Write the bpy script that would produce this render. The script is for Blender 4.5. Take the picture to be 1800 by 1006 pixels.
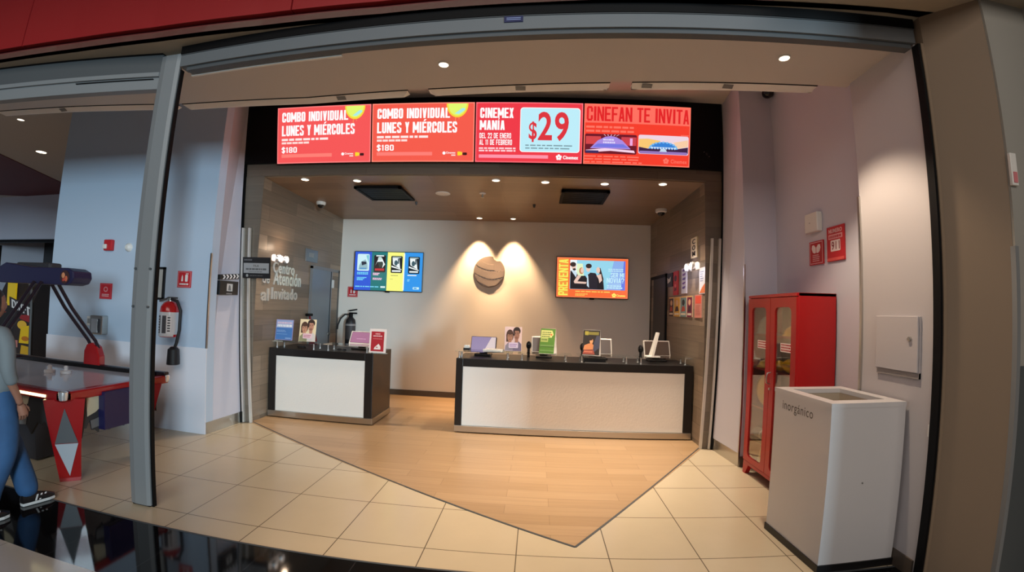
import bpy, bmesh, math, random
from mathutils import Vector, Matrix
random.seed(7)
for o in list(bpy.data.objects): bpy.data.objects.remove(o)
scn = bpy.context.scene
COL = scn.collection
PI = math.pi

def lin(c):
    c = c / 255.0
    return c / 12.92 if c <= 0.04045 else ((c + 0.055) / 1.055) ** 2.4

def RGB(r, g, b): return (lin(r), lin(g), lin(b), 1.0)

# ------------------------------------------------------------------ camera
cd = bpy.data.cameras.new('camera')
cam = bpy.data.objects.new('camera', cd)
COL.objects.link(cam)
scn.camera = cam
CR = Vector((0.99800, 0.05377, 0.03334)); CU = Vector((-0.03047, -0.05325, 0.99812)); CF = Vector((-0.05545, 0.99713, 0.05150))
M = Matrix(((CR.x, CU.x, -CF.x), (CR.y, CU.y, -CF.y), (CR.z, CU.z, -CF.z))).to_4x4()
M.translation = Vector((0.7909, -5.1932, 1.5939))
cam.matrix_world = M
cd.sensor_fit = 'HORIZONTAL'; cd.sensor_width = 36.0; cd.sensor_height = 36.0 * 1006 / 1800
cd.clip_start = 0.02; cd.clip_end = 200
cd.type = 'PANO'
LENS = dict(panorama_type='FISHEYE_LENS_POLYNOMIAL', fisheye_fov=PI, fisheye_polynomial_k0=0.0,
            fisheye_polynomial_k1=-6.53275332e-02, fisheye_polynomial_k2=1.71318679e-04,
            fisheye_polynomial_k3=4.13225255e-05, fisheye_polynomial_k4=-9.16396556e-07)
for k, v in LENS.items():
    if hasattr(cd, k): setattr(cd, k, v)
    else: setattr(cd.cycles, k, v)

# ------------------------------------------------------------------ world, large lights, exposure
world = bpy.data.worlds.new('world'); scn.world = world; world.use_nodes = True
bg = world.node_tree.nodes['Background']
bg.inputs[0].default_value = (0.62, 0.62, 0.68, 1); bg.inputs[1].default_value = 0.075
scn.view_settings.view_transform = 'Standard'; scn.view_settings.look = 'None'
scn.view_settings.exposure = 0.0; scn.view_settings.gamma = 1.0; scn.view_settings.use_curve_mapping = False

def area_light(name, loc, target, sx, sy, power, col):
    l = bpy.data.lights.new(name, 'AREA'); l.shape = 'RECTANGLE'; l.size = sx; l.size_y = sy; l.energy = power; l.color = col
    o = bpy.data.objects.new(name, l); COL.objects.link(o); o.location = loc
    o.rotation_euler = (Vector(target) - Vector(loc)).to_track_quat('-Z', 'Y').to_euler()
    return o
# tall daylight window of the mall hall, far behind the photographer to the right
area_light('mall_daylight', (28.5, -40.0, 3.6), (-3.0, -0.5, 1.6), 6.0, 8.0, 15000, (0.60, 0.83, 0.96))
# luminaires of the mall ceiling behind and above the photographer
area_light('mall_ceiling_lamps', (0.5, -10.0, 5.4), (0.5, -4.0, 0.5), 9.0, 3.0, 290, (1.0, 0.93, 0.85))

# ------------------------------------------------------------------ materials
MATS = {}
def mat(name, col=None, rough=0.5, metal=0.0, emit=None, estr=1.0, spec=0.5, coat=0.0, trans=0.0, bump=0.0, bscale=60.0, var=0.0, vscale=3.0):
    if name in MATS: return MATS[name]
    m = bpy.data.materials.new(name); m.use_nodes = True; MATS[name] = m
    nt = m.node_tree; b = nt.nodes['Principled BSDF']
    if col: b.inputs['Base Color'].default_value = col
    b.inputs['Roughness'].default_value = rough; b.inputs['Metallic'].default_value = metal
    b.inputs['Specular IOR Level'].default_value = spec
    b.inputs['Coat Weight'].default_value = coat
    b.inputs['Transmission Weight'].default_value = trans
    if emit:
        b.inputs['Emission Color'].default_value = emit; b.inputs['Emission Strength'].default_value = estr
    if bump or var:
        geo = nt.nodes.new('ShaderNodeNewGeometry')
        nz = nt.nodes.new('ShaderNodeTexNoise'); nz.inputs['Scale'].default_value = vscale if var else bscale; nz.inputs['Detail'].default_value = 4
        nt.links.new(geo.outputs['Position'], nz.inputs['Vector'])
        if var:
            mx = nt.nodes.new('ShaderNodeMix'); mx.data_type = 'RGBA'
            mx.inputs[6].default_value = tuple(c * (1 - var) for c in col[:3]) + (1,)
            mx.inputs[7].default_value = tuple(min(1, c * (1 + var)) for c in col[:3]) + (1,)
            nt.links.new(nz.outputs['Fac'], mx.inputs[0]); nt.links.new(mx.outputs[2], b.inputs['Base Color'])
        if bump:
            nb = nt.nodes.new('ShaderNodeTexNoise'); nb.inputs['Scale'].default_value = bscale; nb.inputs['Detail'].default_value = 3
            nt.links.new(geo.outputs['Position'], nb.inputs['Vector'])
            bp = nt.nodes.new('ShaderNodeBump'); bp.inputs['Strength'].default_value = bump; bp.inputs['Distance'].default_value = 0.004
            nt.links.new(nb.outputs['Fac'], bp.inputs['Height']); nt.links.new(bp.outputs['Normal'], b.inputs['Normal'])
    return m

def brickmat(name, axes, c1, c2, mortar, bw, rh, ms, off, shift=(0, 0), rough=0.4, grain=0.0, gscale=(2, 40), spec=0.5, msm=0.0):
    """planks / tiles from world position: axes gives which world axes run along and across the rows"""
    m = bpy.data.materials.new(name); m.use_nodes = True; MATS[name] = m
    nt = m.node_tree; b = nt.nodes['Principled BSDF']; N = nt.nodes.new; L = nt.links.new
    geo = N('ShaderNodeNewGeometry'); sep = N('ShaderNodeSeparateXYZ'); L(geo.outputs['Position'], sep.inputs[0])
    cmb = N('ShaderNodeCombineXYZ')
    for i, a in enumerate(axes):
        ad = N('ShaderNodeMath'); ad.operation = 'SUBTRACT'; ad.inputs[1].default_value = shift[i] - 60 * (bw if i == 0 else rh)
        L(sep.outputs['XYZ'.index(a)], ad.inputs[0]); L(ad.outputs[0], cmb.inputs[i])
    br = N('ShaderNodeTexBrick'); br.offset = off; br.squash = 1.0
    br.inputs['Scale'].default_value = 1.0; br.inputs['Brick Width'].default_value = bw; br.inputs['Row Height'].default_value = rh
    br.inputs['Mortar Size'].default_value = ms; br.inputs['Mortar Smooth'].default_value = msm; br.inputs['Bias'].default_value = 0.0
    br.inputs['Color1'].default_value = c1; br.inputs['Color2'].default_value = c2; br.inputs['Mortar'].default_value = mortar
    L(cmb.outputs[0], br.inputs['Vector'])
    out = br.outputs['Color']
    if grain:
        mp = N('ShaderNodeMapping'); mp.inputs['Scale'].default_value = (gscale[0], gscale[1], 1); L(cmb.outputs[0], mp.inputs['Vector'])
        nz = N('ShaderNodeTexNoise'); nz.inputs['Scale'].default_value = 1.0; nz.inputs['Detail'].default_value = 5; nz.inputs['Roughness'].default_value = 0.6
        L(mp.outputs[0], nz.inputs['Vector'])
        rp = N('ShaderNodeMapRange'); rp.inputs[1].default_value = 0.25; rp.inputs[2].default_value = 0.75
        rp.inputs[3].default_value = 1 - grain; rp.inputs[4].default_value = 1 + grain; L(nz.outputs['Fac'], rp.inputs[0])
        mx = N('ShaderNodeMix'); mx.data_type = 'RGBA'; mx.blend_type = 'MULTIPLY'; mx.inputs[0].default_value = 1.0
        L(out, mx.inputs[6]); L(rp.outputs[0], mx.inputs[7]); out = mx.outputs[2]
    L(out, b.inputs['Base Color']); b.inputs['Roughness'].default_value = rough; b.inputs['Specular IOR Level'].default_value = spec
    return m

def glassmat(name, tint, alpha):
    """thin clear pane: mostly see-through with a glossy reflection"""
    m = bpy.data.materials.new(name); m.use_nodes = True; MATS[name] = m
    nt = m.node_tree; nt.nodes.remove(nt.nodes['Principled BSDF']); N = nt.nodes.new
    out = nt.nodes['Material Output']; t = N('ShaderNodeBsdfTransparent'); t.inputs[0].default_value = tint
    g = N('ShaderNodeBsdfGlossy'); g.inputs['Roughness'].default_value = 0.02; g.inputs[0].default_value = (1, 1, 1, 1)
    fr = N('ShaderNodeFresnel'); fr.inputs[0].default_value = 1.45
    mth = N('ShaderNodeMath'); mth.operation = 'MULTIPLY'; mth.inputs[1].default_value = alpha
    nt.links.new(fr.outputs[0], mth.inputs[0])
    mx = N('ShaderNodeMixShader'); nt.links.new(mth.outputs[0], mx.inputs[0])
    nt.links.new(t.outputs[0], mx.inputs[1]); nt.links.new(g.outputs[0], mx.inputs[2]); nt.links.new(mx.outputs[0], out.inputs[0])
    return m

def E(r, g, b, k=1.0):                       # lit screen colour
    n = 'lit_%d_%d_%d_%d' % (r, g, b, int(k * 100))
    return mat(n, (0.01, 0.01, 0.01, 1), 0.25, emit=RGB(r, g, b), estr=k)
def P(r, g, b, rough=0.55):                  # printed / painted colour
    return mat('print_%d_%d_%d' % (r, g, b), RGB(r, g, b), rough)

mat('wall_lavender', RGB(202, 200, 212), 0.55, bump=0.05, bscale=180)
mat('wall_blue', RGB(184, 198, 216), 0.55, bump=0.05, bscale=180)
mat('wall_pale', RGB(192, 186, 188), 0.5, bump=0.05, bscale=180)
mat('wall_cream', RGB(232, 224, 214), 0.6, bump=0.05, bscale=180)
mat('ceiling_white', RGB(192, 183, 176), 0.7)
mat('wainscot', RGB(226, 224, 232), 0.22)
mat('pilaster_grey', RGB(150, 146, 138), 0.7)
mat('jamb_tan', RGB(132, 112, 92), 0.65)
mat('soffit_tan', RGB(160, 146, 126), 0.7)
mat('red_panel', RGB(134, 24, 26), 0.4)
mat('red_ceiling', RGB(96, 16, 18), 0.6)
mat('red_lip', RGB(110, 24, 26), 0.5)
mat('black', RGB(7, 6, 7), 0.6, spec=0.2)
mat('black_satin', RGB(22, 20, 21), 0.35)
mat('black_gloss', RGB(12, 11, 13), 0.12)
mat('steel_light', RGB(206, 198, 190), 0.35, metal=0.4)
mat('alu_mid', RGB(106, 108, 110), 0.5, metal=0.2)
mat('blade_white', RGB(236, 228, 220), 0.4)
mat('steel', RGB(190, 186, 180), 0.28, metal=1.0, bump=0.02, bscale=300)
mat('chrome', RGB(226, 226, 228), 0.18, metal=0.7)
mat('aluminium', RGB(130, 131, 132), 0.5, metal=0.2)
mat('alu_dark', RGB(82, 84, 86), 0.55, metal=0.2)
mat('white_plastic', RGB(222, 218, 212), 0.35)
mat('grey_plastic', RGB(120, 118, 116), 0.45)
mat('counter_black', RGB(24, 20, 19), 0.38)
mat('counter_brown', RGB(52, 41, 33), 0.4)
mat('counter_panel', RGB(238, 232, 224), 0.45, bump=0.35, bscale=45)
mat('cabinet_red', RGB(166, 20, 22), 0.32)
mat('shelf_red', RGB(150, 40, 40), 0.4)
mat('bin_white', RGB(206, 202, 202), 0.38)
mat('bin_inner', RGB(176, 160, 140), 0.6)
mat('yellow_plastic', RGB(252, 206, 30), 0.4)
mat('grey_helmet', RGB(150, 156, 158), 0.4)
mat('sign_red', RGB(188, 32, 40), 0.4)
mat('sign_white', RGB(232, 224, 220), 0.5)
mat('ext_red', RGB(190, 26, 30), 0.25, coat=0.4)
mat('rubber', RGB(24, 23, 27), 0.55)
mat('lamp_disc', (1, 1, 1, 1), 0.4, emit=(1.0, 0.83, 0.6, 1), estr=6.0)
mat('lamp_soft', (1, 1, 1, 1), 0.4, emit=(1.0, 0.86, 0.68, 1), estr=2.0)
mat('letters_metal', RGB(206, 200, 192), 0.28, metal=0.5)
mat('emblem_metal', RGB(158, 142, 132), 0.3, metal=0.55)
mat('door_grey', RGB(118, 128, 136), 0.35)
mat('door_dark', RGB(48, 46, 48), 0.5)
mat('dark_base', RGB(84, 72, 62), 0.5)
mat('table_red', RGB(150, 18, 22), 0.22, coat=0.4)
mat('table_blue', RGB(24, 22, 64), 0.3)
mat('playfield', RGB(196, 200, 210), 0.1)
mat('tube_dark', RGB(30, 20, 30), 0.25)
mat('skin', RGB(150, 104, 84), 0.5)
mat('hair', RGB(26, 20, 20), 0.5)
mat('shirt_grey', RGB(112, 120, 124), 0.8)
mat('denim', RGB(44, 82, 124), 0.8, var=0.25, vscale=9)
mat('shoe_white', RGB(205, 200, 196), 0.5)
brickmat('floor_tile', 'XY', RGB(202, 186, 158), RGB(206, 190, 162), RGB(104, 92, 74), 0.6, 0.6, 0.0035, 0.0, (-2.279, -2.43), 0.22, 0.03, (3, 3))
brickmat('floor_wood', 'XY', RGB(184, 152, 116), RGB(172, 140, 104), RGB(140, 112, 82), 0.95, 0.155, 0.0015, 0.37, (0, 0.02), 0.34, 0.09, (1.5, 30))
brickmat('floor_black', 'XY', RGB(10, 10, 12), RGB(13, 13, 15), RGB(46, 46, 50), 0.6, 0.6, 0.0025, 0.0, (-2.05, -2.66), 0.06, 0.0)
brickmat('floor_mall', 'XY', RGB(176, 168, 158), RGB(180, 172, 162), RGB(120, 112, 104), 1.2, 1.2, 0.002, 0.0, (0, 0), 0.12, 0.04, (2, 2))
brickmat('wood_side', 'YZ', RGB(152, 132, 112), RGB(106, 92, 78), RGB(66, 58, 50), 1.15, 0.2, 0.0015, 0.43, (0.2, 0.05), 0.4, 0.16, (1.6, 26))
brickmat('wood_ceiling', 'XY', RGB(142, 118, 94), RGB(124, 102, 82), RGB(84, 70, 56), 2.2, 0.3, 0.0015, 0.4, (0.3, 0), 0.38, 0.08, (1.2, 16))
brickmat('wood_front', 'XZ', RGB(120, 106, 92), RGB(104, 92, 80), RGB(70, 60, 52), 1.2, 0.22, 0.001, 0.4, (0.3, 0), 0.4, 0.1, (1.6, 20))
glassmat('glass', (0.93, 0.96, 0.95, 1), 0.9)
glassmat('glass_warm', (0.95, 0.93, 0.88, 1), 0.6)

def MT(n): return MATS[n] if isinstance(n, str) else n

# ------------------------------------------------------------------ mesh helpers
class MB:
    def __init__(s): s.v = []; s.f = []; s.m = []; s.mats = []
    def mi(s, m):
        m = MT(m)
        if m not in s.mats: s.mats.append(m)
        return s.mats.index(m)
    def add(s, vs, fs, m):
        k = len(s.v); i = s.mi(m)
        s.v += [Vector(v) for v in vs]
        for f in fs: s.f.append([k + a for a in f]); s.m.append(i)
        return s
    def box(s, x0, x1, y0, y1, z0, z1, m='black'):
        if x0 > x1: x0, x1 = x1, x0
        if y0 > y1: y0, y1 = y1, y0
        if z0 > z1: z0, z1 = z1, z0
        return s.add([(x, y, z) for z in (z0, z1) for y in (y0, y1) for x in (x0, x1)],
                     [(0, 2, 3, 1), (4, 5, 7, 6), (0, 1, 5, 4), (2, 6, 7, 3), (0, 4, 6, 2), (1, 3, 7, 5)], m)
    def hexa(s, lo, hi, m):
        """lo, hi: four corners each, counter-clockwise seen from the hi side"""
        return s.add(list(lo) + list(hi), [(3, 2, 1, 0), (4, 5, 6, 7)] + [(i, (i + 1) % 4, 4 + (i + 1) % 4, 4 + i) for i in range(4)], m)
    def prism(s, pts, d, m):
        """pts: 3-D outline, d: extrusion vector"""
        n = len(pts); d = Vector(d); P0 = [Vector(p) for p in pts]
        nor = Vector((0, 0, 0))
        for i in range(n): nor += P0[i].cross(P0[(i + 1) % n])
        if nor.dot(d) < 0: P0 = P0[::-1]
        return s.add(P0 + [p + d for p in P0], [tuple(range(n))[::-1], tuple(range(n, 2 * n))] + [(i, (i + 1) % n, n + (i + 1) % n, n + i) for i in range(n)], m)
    def quad(s, a, b, c, d, m): return s.add([a, b, c, d], [(0, 1, 2, 3)], m)
    def lathe(s, prof, c, m, axis=(0, 0, 1), n=28):
        """prof: list of (radius, height) along axis"""
        c = Vector(c); ax = Vector(axis).normalized(); t = Vector((1, 0, 0)) if abs(ax.x) < 0.9 else Vector((0, 1, 0))
        u = ax.cross(t).normalized(); w = ax.cross(u)
        vs = []; fs = []
        for r, h in prof:
            for k in range(n):
                a = 2 * PI * k / n; vs.append(c + ax * h + (u * math.cos(a) + w * math.sin(a)) * max(r, 1e-5))
        for j in range(len(prof) - 1):
            for k in range(n):
                k2 = (k + 1) % n; fs.append((j * n + k, j * n + k2, (j + 1) * n + k2, (j + 1) * n + k))
        fs.append(tuple(range(n))[::-1]); fs.append(tuple((len(prof) - 1) * n + k for k in range(n)))
        return s.add(vs, fs, m)
    def cyl(s, a, b, r, m, n=20, r2=None):
        a = Vector(a); b = Vector(b); L = (b - a).length
        return s.lathe([(r, 0), (r if r2 is None else r2, L)], a, m, b - a, n)
    def tube(s, pts, r, m, n=12):
        pts = [Vector(p) for p in pts]; vs = []; fs = []; prev = None
        for i, p in enumerate(pts):
            d = (pts[min(i + 1, len(pts) - 1)] - pts[max(i - 1, 0)]).normalized()
            t = prev if prev is not None else (Vector((0, 0, 1)) if abs(d.z) < 0.9 else Vector((1, 0, 0)))
            u = (t - d * t.dot(d)).normalized(); prev = u; w = d.cross(u)
            rr = r[i] if isinstance(r, (list, tuple)) else r
            for k in range(n):
                a = 2 * PI * k / n; vs.append(p + (u * math.cos(a) + w * math.sin(a)) * rr)
        for j in range(len(pts) - 1):
            for k in range(n):
                k2 = (k + 1) % n; fs.append((j * n + k, j * n + k2, (j + 1) * n + k2, (j + 1) * n + k))
        fs.append(tuple(range(n))[::-1]); fs.append(tuple((len(pts) - 1) * n + k for k in range(n)))
        return s.add(vs, fs, m)
    def ell(s, c, r, m, nu=24, nv=14, v0=-PI / 2, v1=PI / 2):
        c = Vector(c); vs = []; fs = []
        for j in range(nv + 1):
            a = v0 + (v1 - v0) * j / nv
            for k in range(nu):
                b = 2 * PI * k / nu
                vs.append(c + Vector((r[0] * max(math.cos(a), 1e-4) * math.cos(b), r[1] * max(math.cos(a), 1e-4) * math.sin(b), r[2] * math.sin(a))))
        for j in range(nv):
            for k in range(nu):
                k2 = (k + 1) % nu; fs.append((j * nu + k, j * nu + k2, (j + 1) * nu + k2, (j + 1) * nu + k))
        fs.append(tuple(range(nu))[::-1]); fs.append(tuple(nv * nu + k for k in range(nu)))
        return s.add(vs, fs, m)
    def build(s, name, parent=None, smooth=False, bevel=0.0, local=False, segs=2):
        me = bpy.data.meshes.new(name)
        off = Vector((0, 0, 0))
        if parent is not None and not local: off = WLOC[parent.name]
        me.from_pydata([v - off for v in s.v], [], s.f)
        for m in s.mats: me.materials.append(m)
        me.polygons.foreach_set('material_index', s.m)
        if smooth:
            me.polygons.foreach_set('use_smooth', [True] * len(s.f))
            me.set_sharp_from_angle(angle=math.radians(38))
        me.update()
        o = bpy.data.objects.new(name, me); COL.objects.link(o)
        WLOC[o.name] = off.copy()
        if parent is not None: o.parent = parent
        if bevel:
            b = o.modifiers.new('edge', 'BEVEL'); b.width = bevel; b.segments = segs; b.limit_method = 'ANGLE'; b.angle_limit = math.radians(40)
        return o
WLOC = {}
def tag(o, label, cat, group=None):
    o['label'] = label; o['category'] = cat
    if group: o['group'] = group
    return o
def thing(name, loc, label, cat, group=None, rz=0.0):
    o = bpy.data.objects.new(name, None); o.empty_display_size = 0.1; COL.objects.link(o); o.location = loc; o.rotation_euler = (0, 0, rz)
    WLOC[o.name] = Vector(loc)
    return tag(o, label, cat, group)
def struct(o): o['kind'] = 'structure'; return o

# ------------------------------------------------------------------ flat art: text and shapes on a panel
_TX = {}
def text_mesh(txt, off, ext=0.0):
    k = (txt, off, ext)
    if k in _TX: return _TX[k]
    cu = bpy.data.curves.new('t', 'FONT'); cu.body = txt; cu.offset = off; cu.extrude = ext; cu.space_character = 1.12 if not ext else 1.06; cu.resolution_u = 4
    ob = bpy.data.objects.new('t', cu); COL.objects.link(ob)
    dg = bpy.context.evaluated_depsgraph_get(); ev = ob.evaluated_get(dg); me = ev.to_mesh()
    vs = [v.co.copy() for v in me.vertices]; fs = [tuple(p.vertices) for p in me.polygons]
    ev.to_mesh_clear(); bpy.data.objects.remove(ob); bpy.data.curves.remove(cu)
    x0 = min(v.x for v in vs); x1 = max(v.x for v in vs); y0 = min(v.y for v in vs); y1 = max(v.y for v in vs)
    _TX[k] = ([((v.x - x0) / (x1 - x0), (v.y - y0) / (y1 - y0), v.z) for v in vs], fs)
    return _TX[k]
class Art:
    """u runs 0..1 rightwards, v 0..1 downwards on the panel; each layer lies a hair in front of the last"""
    def __init__(s, tl, tr, bl, step=0.0004, mb=None):
        s.o = Vector(tl); s.U = Vector(tr) - s.o; s.V = Vector(bl) - s.o
        s.n = s.V.cross(s.U).normalized(); s.k = 1; s.step = step; s.mb = mb or MB()
    def p(s, u, v): return s.o + s.U * u + s.V * v + s.n * s.step * s.k
    def poly(s, pts, m, up=True):
        s.mb.add([s.p(u, v) for u, v in pts], [tuple(range(len(pts)))], m)
        if up: s.k += 1
        return s
    def rect(s, u0, v0, u1, v1, m, up=True): return s.poly([(u0, v1), (u1, v1), (u1, v0), (u0, v0)], m, up)
    def asp(s): return s.U.length / s.V.length
    def rrect(s, u0, v0, u1, v1, r, m, up=True):
        a = s.asp(); pts = []
        for cu, cv, st in ((u1 - r / a, v1 - r, 0), (u0 + r / a, v1 - r, 1), (u0 + r / a, v0 + r, 2), (u1 - r / a, v0 + r, 3)):
            for k in range(6):
                t = PI / 2 * (st + k / 5); pts.append((cu + r / a * math.cos(t), cv + r * math.sin(t)))
        return s.poly(pts[::-1], m, up)
    def ell(s, cu, cv, ru, rv, m, a0=0, a1=2 * PI, n=24, up=True, rot=0.0):
        pts = []
        for k in range(n + (0 if a1 - a0 > 6.28 else 1)):
            t = a0 + (a1 - a0) * k / n; x = ru * math.cos(t); y = rv * math.sin(t)
            pts.append((cu + x * math.cos(rot) - y * math.sin(rot), cv + x * math.sin(rot) + y * math.cos(rot)))
        return s.poly(pts[::-1], m, up)
    def text(s, txt, u0, v0, u1, v1, m, bold=0.02, rot=False, up=True, shear=0.0):
        vs, fs = text_mesh(txt, min(bold, 0.022))
        if rot: w = [s.p(u0 + (u1 - u0) * (1 - y), v1 + (v0 - v1) * x) for x, y, z in vs]; w = [s.p(u0 + (u1 - u0) * (1 - y), v1 - (v1 - v0) * x) for x, y, z in vs]
        else: w = [s.p(u0 + (u1 - u0) * x + shear * (y - 0.5), v1 + (v0 - v1) * y) for x, y, z in vs]
        s.mb.add(w, fs, m)
        if bold > 0.022:                                            # heavy condensed lettering: thicken the stems
            g = abs(u1 - u0) / max(len(txt), 1) * bold * (1.6 if not rot else 0.0) ; gv = abs(v1 - v0) / max(len(txt), 1) * bold * (1.6 if rot else 0.0)
            for q in (-1, 1): s.mb.add([p + s.U * g * q + s.V * gv * q + s.n * s.step * 0.1 * (q + 2) for p in w], fs, m)
        if up: s.k += 1
        return s
    def lines(s, u0, v0, u1, v1, n, m, seed=1, gap=0.45, short=0.25):
        """illegible small print as word bars"""
        rnd = random.Random(seed); h = (v1 - v0) / n
        for i in range(n):
            u = u0; end = u1 - (u1 - u0) * rnd.random() * short
            while u < end - 0.01:
                w = (u1 - u0) * (0.06 + 0.14 * rnd.random()); e = min(u + w, end)
                s.rect(u, v0 + h * i + h * gap * 0.5, e, v0 + h * (i + 1) - h * gap * 0.5, m, up=False); u = e + (u1 - u0) * 0.025
        s.k += 1
        return s
    def build(s, name, parent, **k): return s.mb.build(name, parent, **k)

# heavy condensed block capitals drawn as strokes: (x0, y0, x1, y1) centre lines on a unit cell, y up
def _glyph(ch, t, h):
    l, r, b, m, u = t / 2, 1 - t / 2, h / 2, 0.5, 1 - h / 2
    c = 0.13
    V = lambda x, y0=0.0, y1=1.0: (x, y0, x, y1)
    Hh = lambda y, x0=0.0, x1=1.0: (x0, y, x1, y)
    rd = lambda tl, tr, bl, br: [k for k, f in zip(('tl', 'tr', 'bl', 'br'), (tl, tr, bl, br)) if f]
    D = {
     'A': ([(l, 0, 0.5 - t * 0.12, 1), (r, 0, 0.5 + t * 0.12, 1), Hh(0.27, 0.2, 0.8)], []),
     'B': ([V(l), V(r, c, 0.42), V(r, 0.58, 1 - c), Hh(b, 0, 0.9), Hh(m, 0, 0.9), Hh(u, 0, 0.9)], ['tr', 'br']),
     'C': ([V(l, c, 1 - c), V(r, 0.62, 1 - c), V(r, c, 0.38), Hh(b, 0.15, 0.85), Hh(u, 0.15, 0.85)], ['tl', 'tr', 'bl', 'br']),
     'D': ([V(l), V(r, c, 1 - c), Hh(b, 0, 0.85), Hh(u, 0, 0.85)], ['tr', 'br']),
     'E': ([V(l), Hh(b), Hh(m, 0, 0.88), Hh(u)], []),
     'F': ([V(l), Hh(m, 0, 0.88), Hh(u)], []),
     'I': ([V(0.5)], []),
     'L': ([V(l), Hh(b)], []),
     'M': ([V(l * 0.8), V(1 - l * 0.8), (l * 0.9, 1, 0.5, 0.25), (1 - l * 0.9, 1, 0.5, 0.25)], []),
     'N': ([V(l * 0.85), V(1 - l * 0.85), (l, 1, r, 0)], []),
     'O': ([V(l, c, 1 - c), V(r, c, 1 - c), Hh(b, 0.15, 0.85), Hh(u, 0.15, 0.85)], ['tl', 'tr', 'bl', 'br']),
     'P': ([V(l), V(r, 0.55, 1 - c), Hh(0.47, 0, 0.88), Hh(u, 0, 0.85)], ['tr']),
     'R': ([V(l), V(r, 0.56, 1 - c), Hh(0.48, 0, 0.88), Hh(u, 0, 0.85), (0.58, 0.48, r, 0)], ['tr']),
     'S': ([V(l, 0.58, 1 - c), V(r, c, 0.46), V(l, c, 0.30), V(r, 0.72, 1 - c), Hh(b, 0.15, 0.85), Hh(u, 0.15, 0.85), (l, 0.62, r, 0.40)], ['tl', 'tr', 'bl', 'br']),
     'T': ([V(0.5), Hh(u)], []),
     'U': ([V(l, c, 1), V(r, c, 1), Hh(b, 0.15, 0.85)], ['bl', 'br']),
     'V': ([(l, 1, 0.5 - t * 0.1, 0), (r, 1, 0.5 + t * 0.1, 0)], []),
     'X': ([(l, 0, r, 1), (l, 1, r, 0)], []),
     'Y': ([(l, 1, 0.5, 0.42), (r, 1, 0.5, 0.42), V(0.5, 0, 0.5)], []),
     '0': ([V(l, c, 1 - c), V(r, c, 1 - c), Hh(b, 0.15, 0.85), Hh(u, 0.15, 0.85)], ['tl', 'tr', 'bl', 'br']),
     '1': ([V(0.55), (0.2, 0.76, 0.5, 0.97)], []),
     '2': ([V(l, 0.66, 1 - c), V(r, 0.60, 1 - c), Hh(u, 0.15, 0.85), Hh(b), (l, 0.06, r, 0.62)], ['tl', 'tr']),
     '8': ([V(l, c, 0.44), V(r, c, 0.44), V(l, 0.56, 1 - c), V(r, 0.56, 1 - c), Hh(b, 0.15, 0.85), Hh(m, 0.1, 0.9), Hh(u, 0.15, 0.85)], ['tl', 'tr', 'bl', 'br']),
     '9': ([V(l, 0.52, 1 - c), V(r, c, 1 - c), V(l, c, 0.26), Hh(b, 0.15, 0.85), Hh(0.44, 0.12, 0.9), Hh(u, 0.15, 0.85)], ['tl', 'tr', 'bl', 'br']),
     '?': ([V(l, 0.70, 1 - c), V(r, 0.60, 1 - c), Hh(u, 0.15, 0.85), (0.5, 0.34, r, 0.62), V(0.5, 0.24, 0.40), V(0.5, 0.0, 0.14)], ['tl', 'tr']),
     '$': ([V(l, 0.58, 0.86), V(r, 0.16, 0.46), V(l, 0.16, 0.28), V(r, 0.72, 0.86), Hh(0.10, 0.12, 0.88), Hh(0.90, 0.12, 0.88), (l, 0.62, r, 0.40), (0.5, -0.1, 0.5, 1.1)], []),
    }
    return D.get(ch, ([], []))
_ACC = {'É': 'E', 'Í': 'I'}
_WID = {'I': 0.46, 'M': 1.34, '1': 0.62, ' ': 0.55, 'N': 1.06}
def heavy(art, txt, u0, v0, u1, v1, m, t=0.42, h=0.16, gap=0.13, rot=False):
    """write txt in block capitals filling the box; accents rise above it"""
    ws = [_WID.get(_ACC.get(c_, c_), 1.0) for c_ in txt]; tot = sum(ws) + gap * (len(txt) - 1); x = 0.0
    def put(px_, py_):
        if rot: return art.p(u0 + (u1 - u0) * (1 - py_), v1 - (v1 - v0) * px_)
        return art.p(u0 + (u1 - u0) * px_, v1 - (v1 - v0) * py_)
    for c_, w_ in zip(txt, ws):
        base = _ACC.get(c_, c_); tt = min(t / w_, 1.0) if base != 'I' else 0.84
        st, cr = _glyph(base, tt, h)
        polys = []
        for (a, b_, c2, d) in st:
            if abs(d - b_) < 1e-6: polys.append([(a, b_ - h / 2), (c2, b_ - h / 2), (c2, b_ + h / 2), (a, b_ + h / 2)])
            else:
                k = tt / 2 * (0.92 if abs(a - c2) > 1e-6 else 1.0)
                if b_ > d: a, b_, c2, d = c2, d, a, b_
                polys.append([(a - k, b_), (a + k, b_), (c2 + k, d), (c2 - k, d)])
        cc = 0.13
        for q in cr:
            if q == 'tl': polys.append([(0, 1 - cc), (tt, 1 - cc), (0.5, 1 - h), (0.5, 1), (0.22, 1)])
            if q == 'tr': polys.append([(1 - tt, 1 - cc), (1, 1 - cc), (0.78, 1), (0.5, 1), (0.5, 1 - h)])
            if q == 'bl': polys.append([(0, cc), (0.22, 0), (0.5, 0), (0.5, h), (tt, cc)])
            if q == 'br': polys.append([(1, cc), (1 - tt, cc), (0.5, h), (0.5, 0), (0.78, 0)])
        if c_ in _ACC: polys.append([(0.30, 1.06), (0.62, 1.06), (0.98, 1.24), (0.52, 1.24)])
        for pl in polys:
            art.mb.add([put((x + px_ * w_) / tot, py_) for px_, py_ in pl], [tuple(range(len(pl)))], m)
        x += w_ + gap
    art.k += 1
    return art
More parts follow.
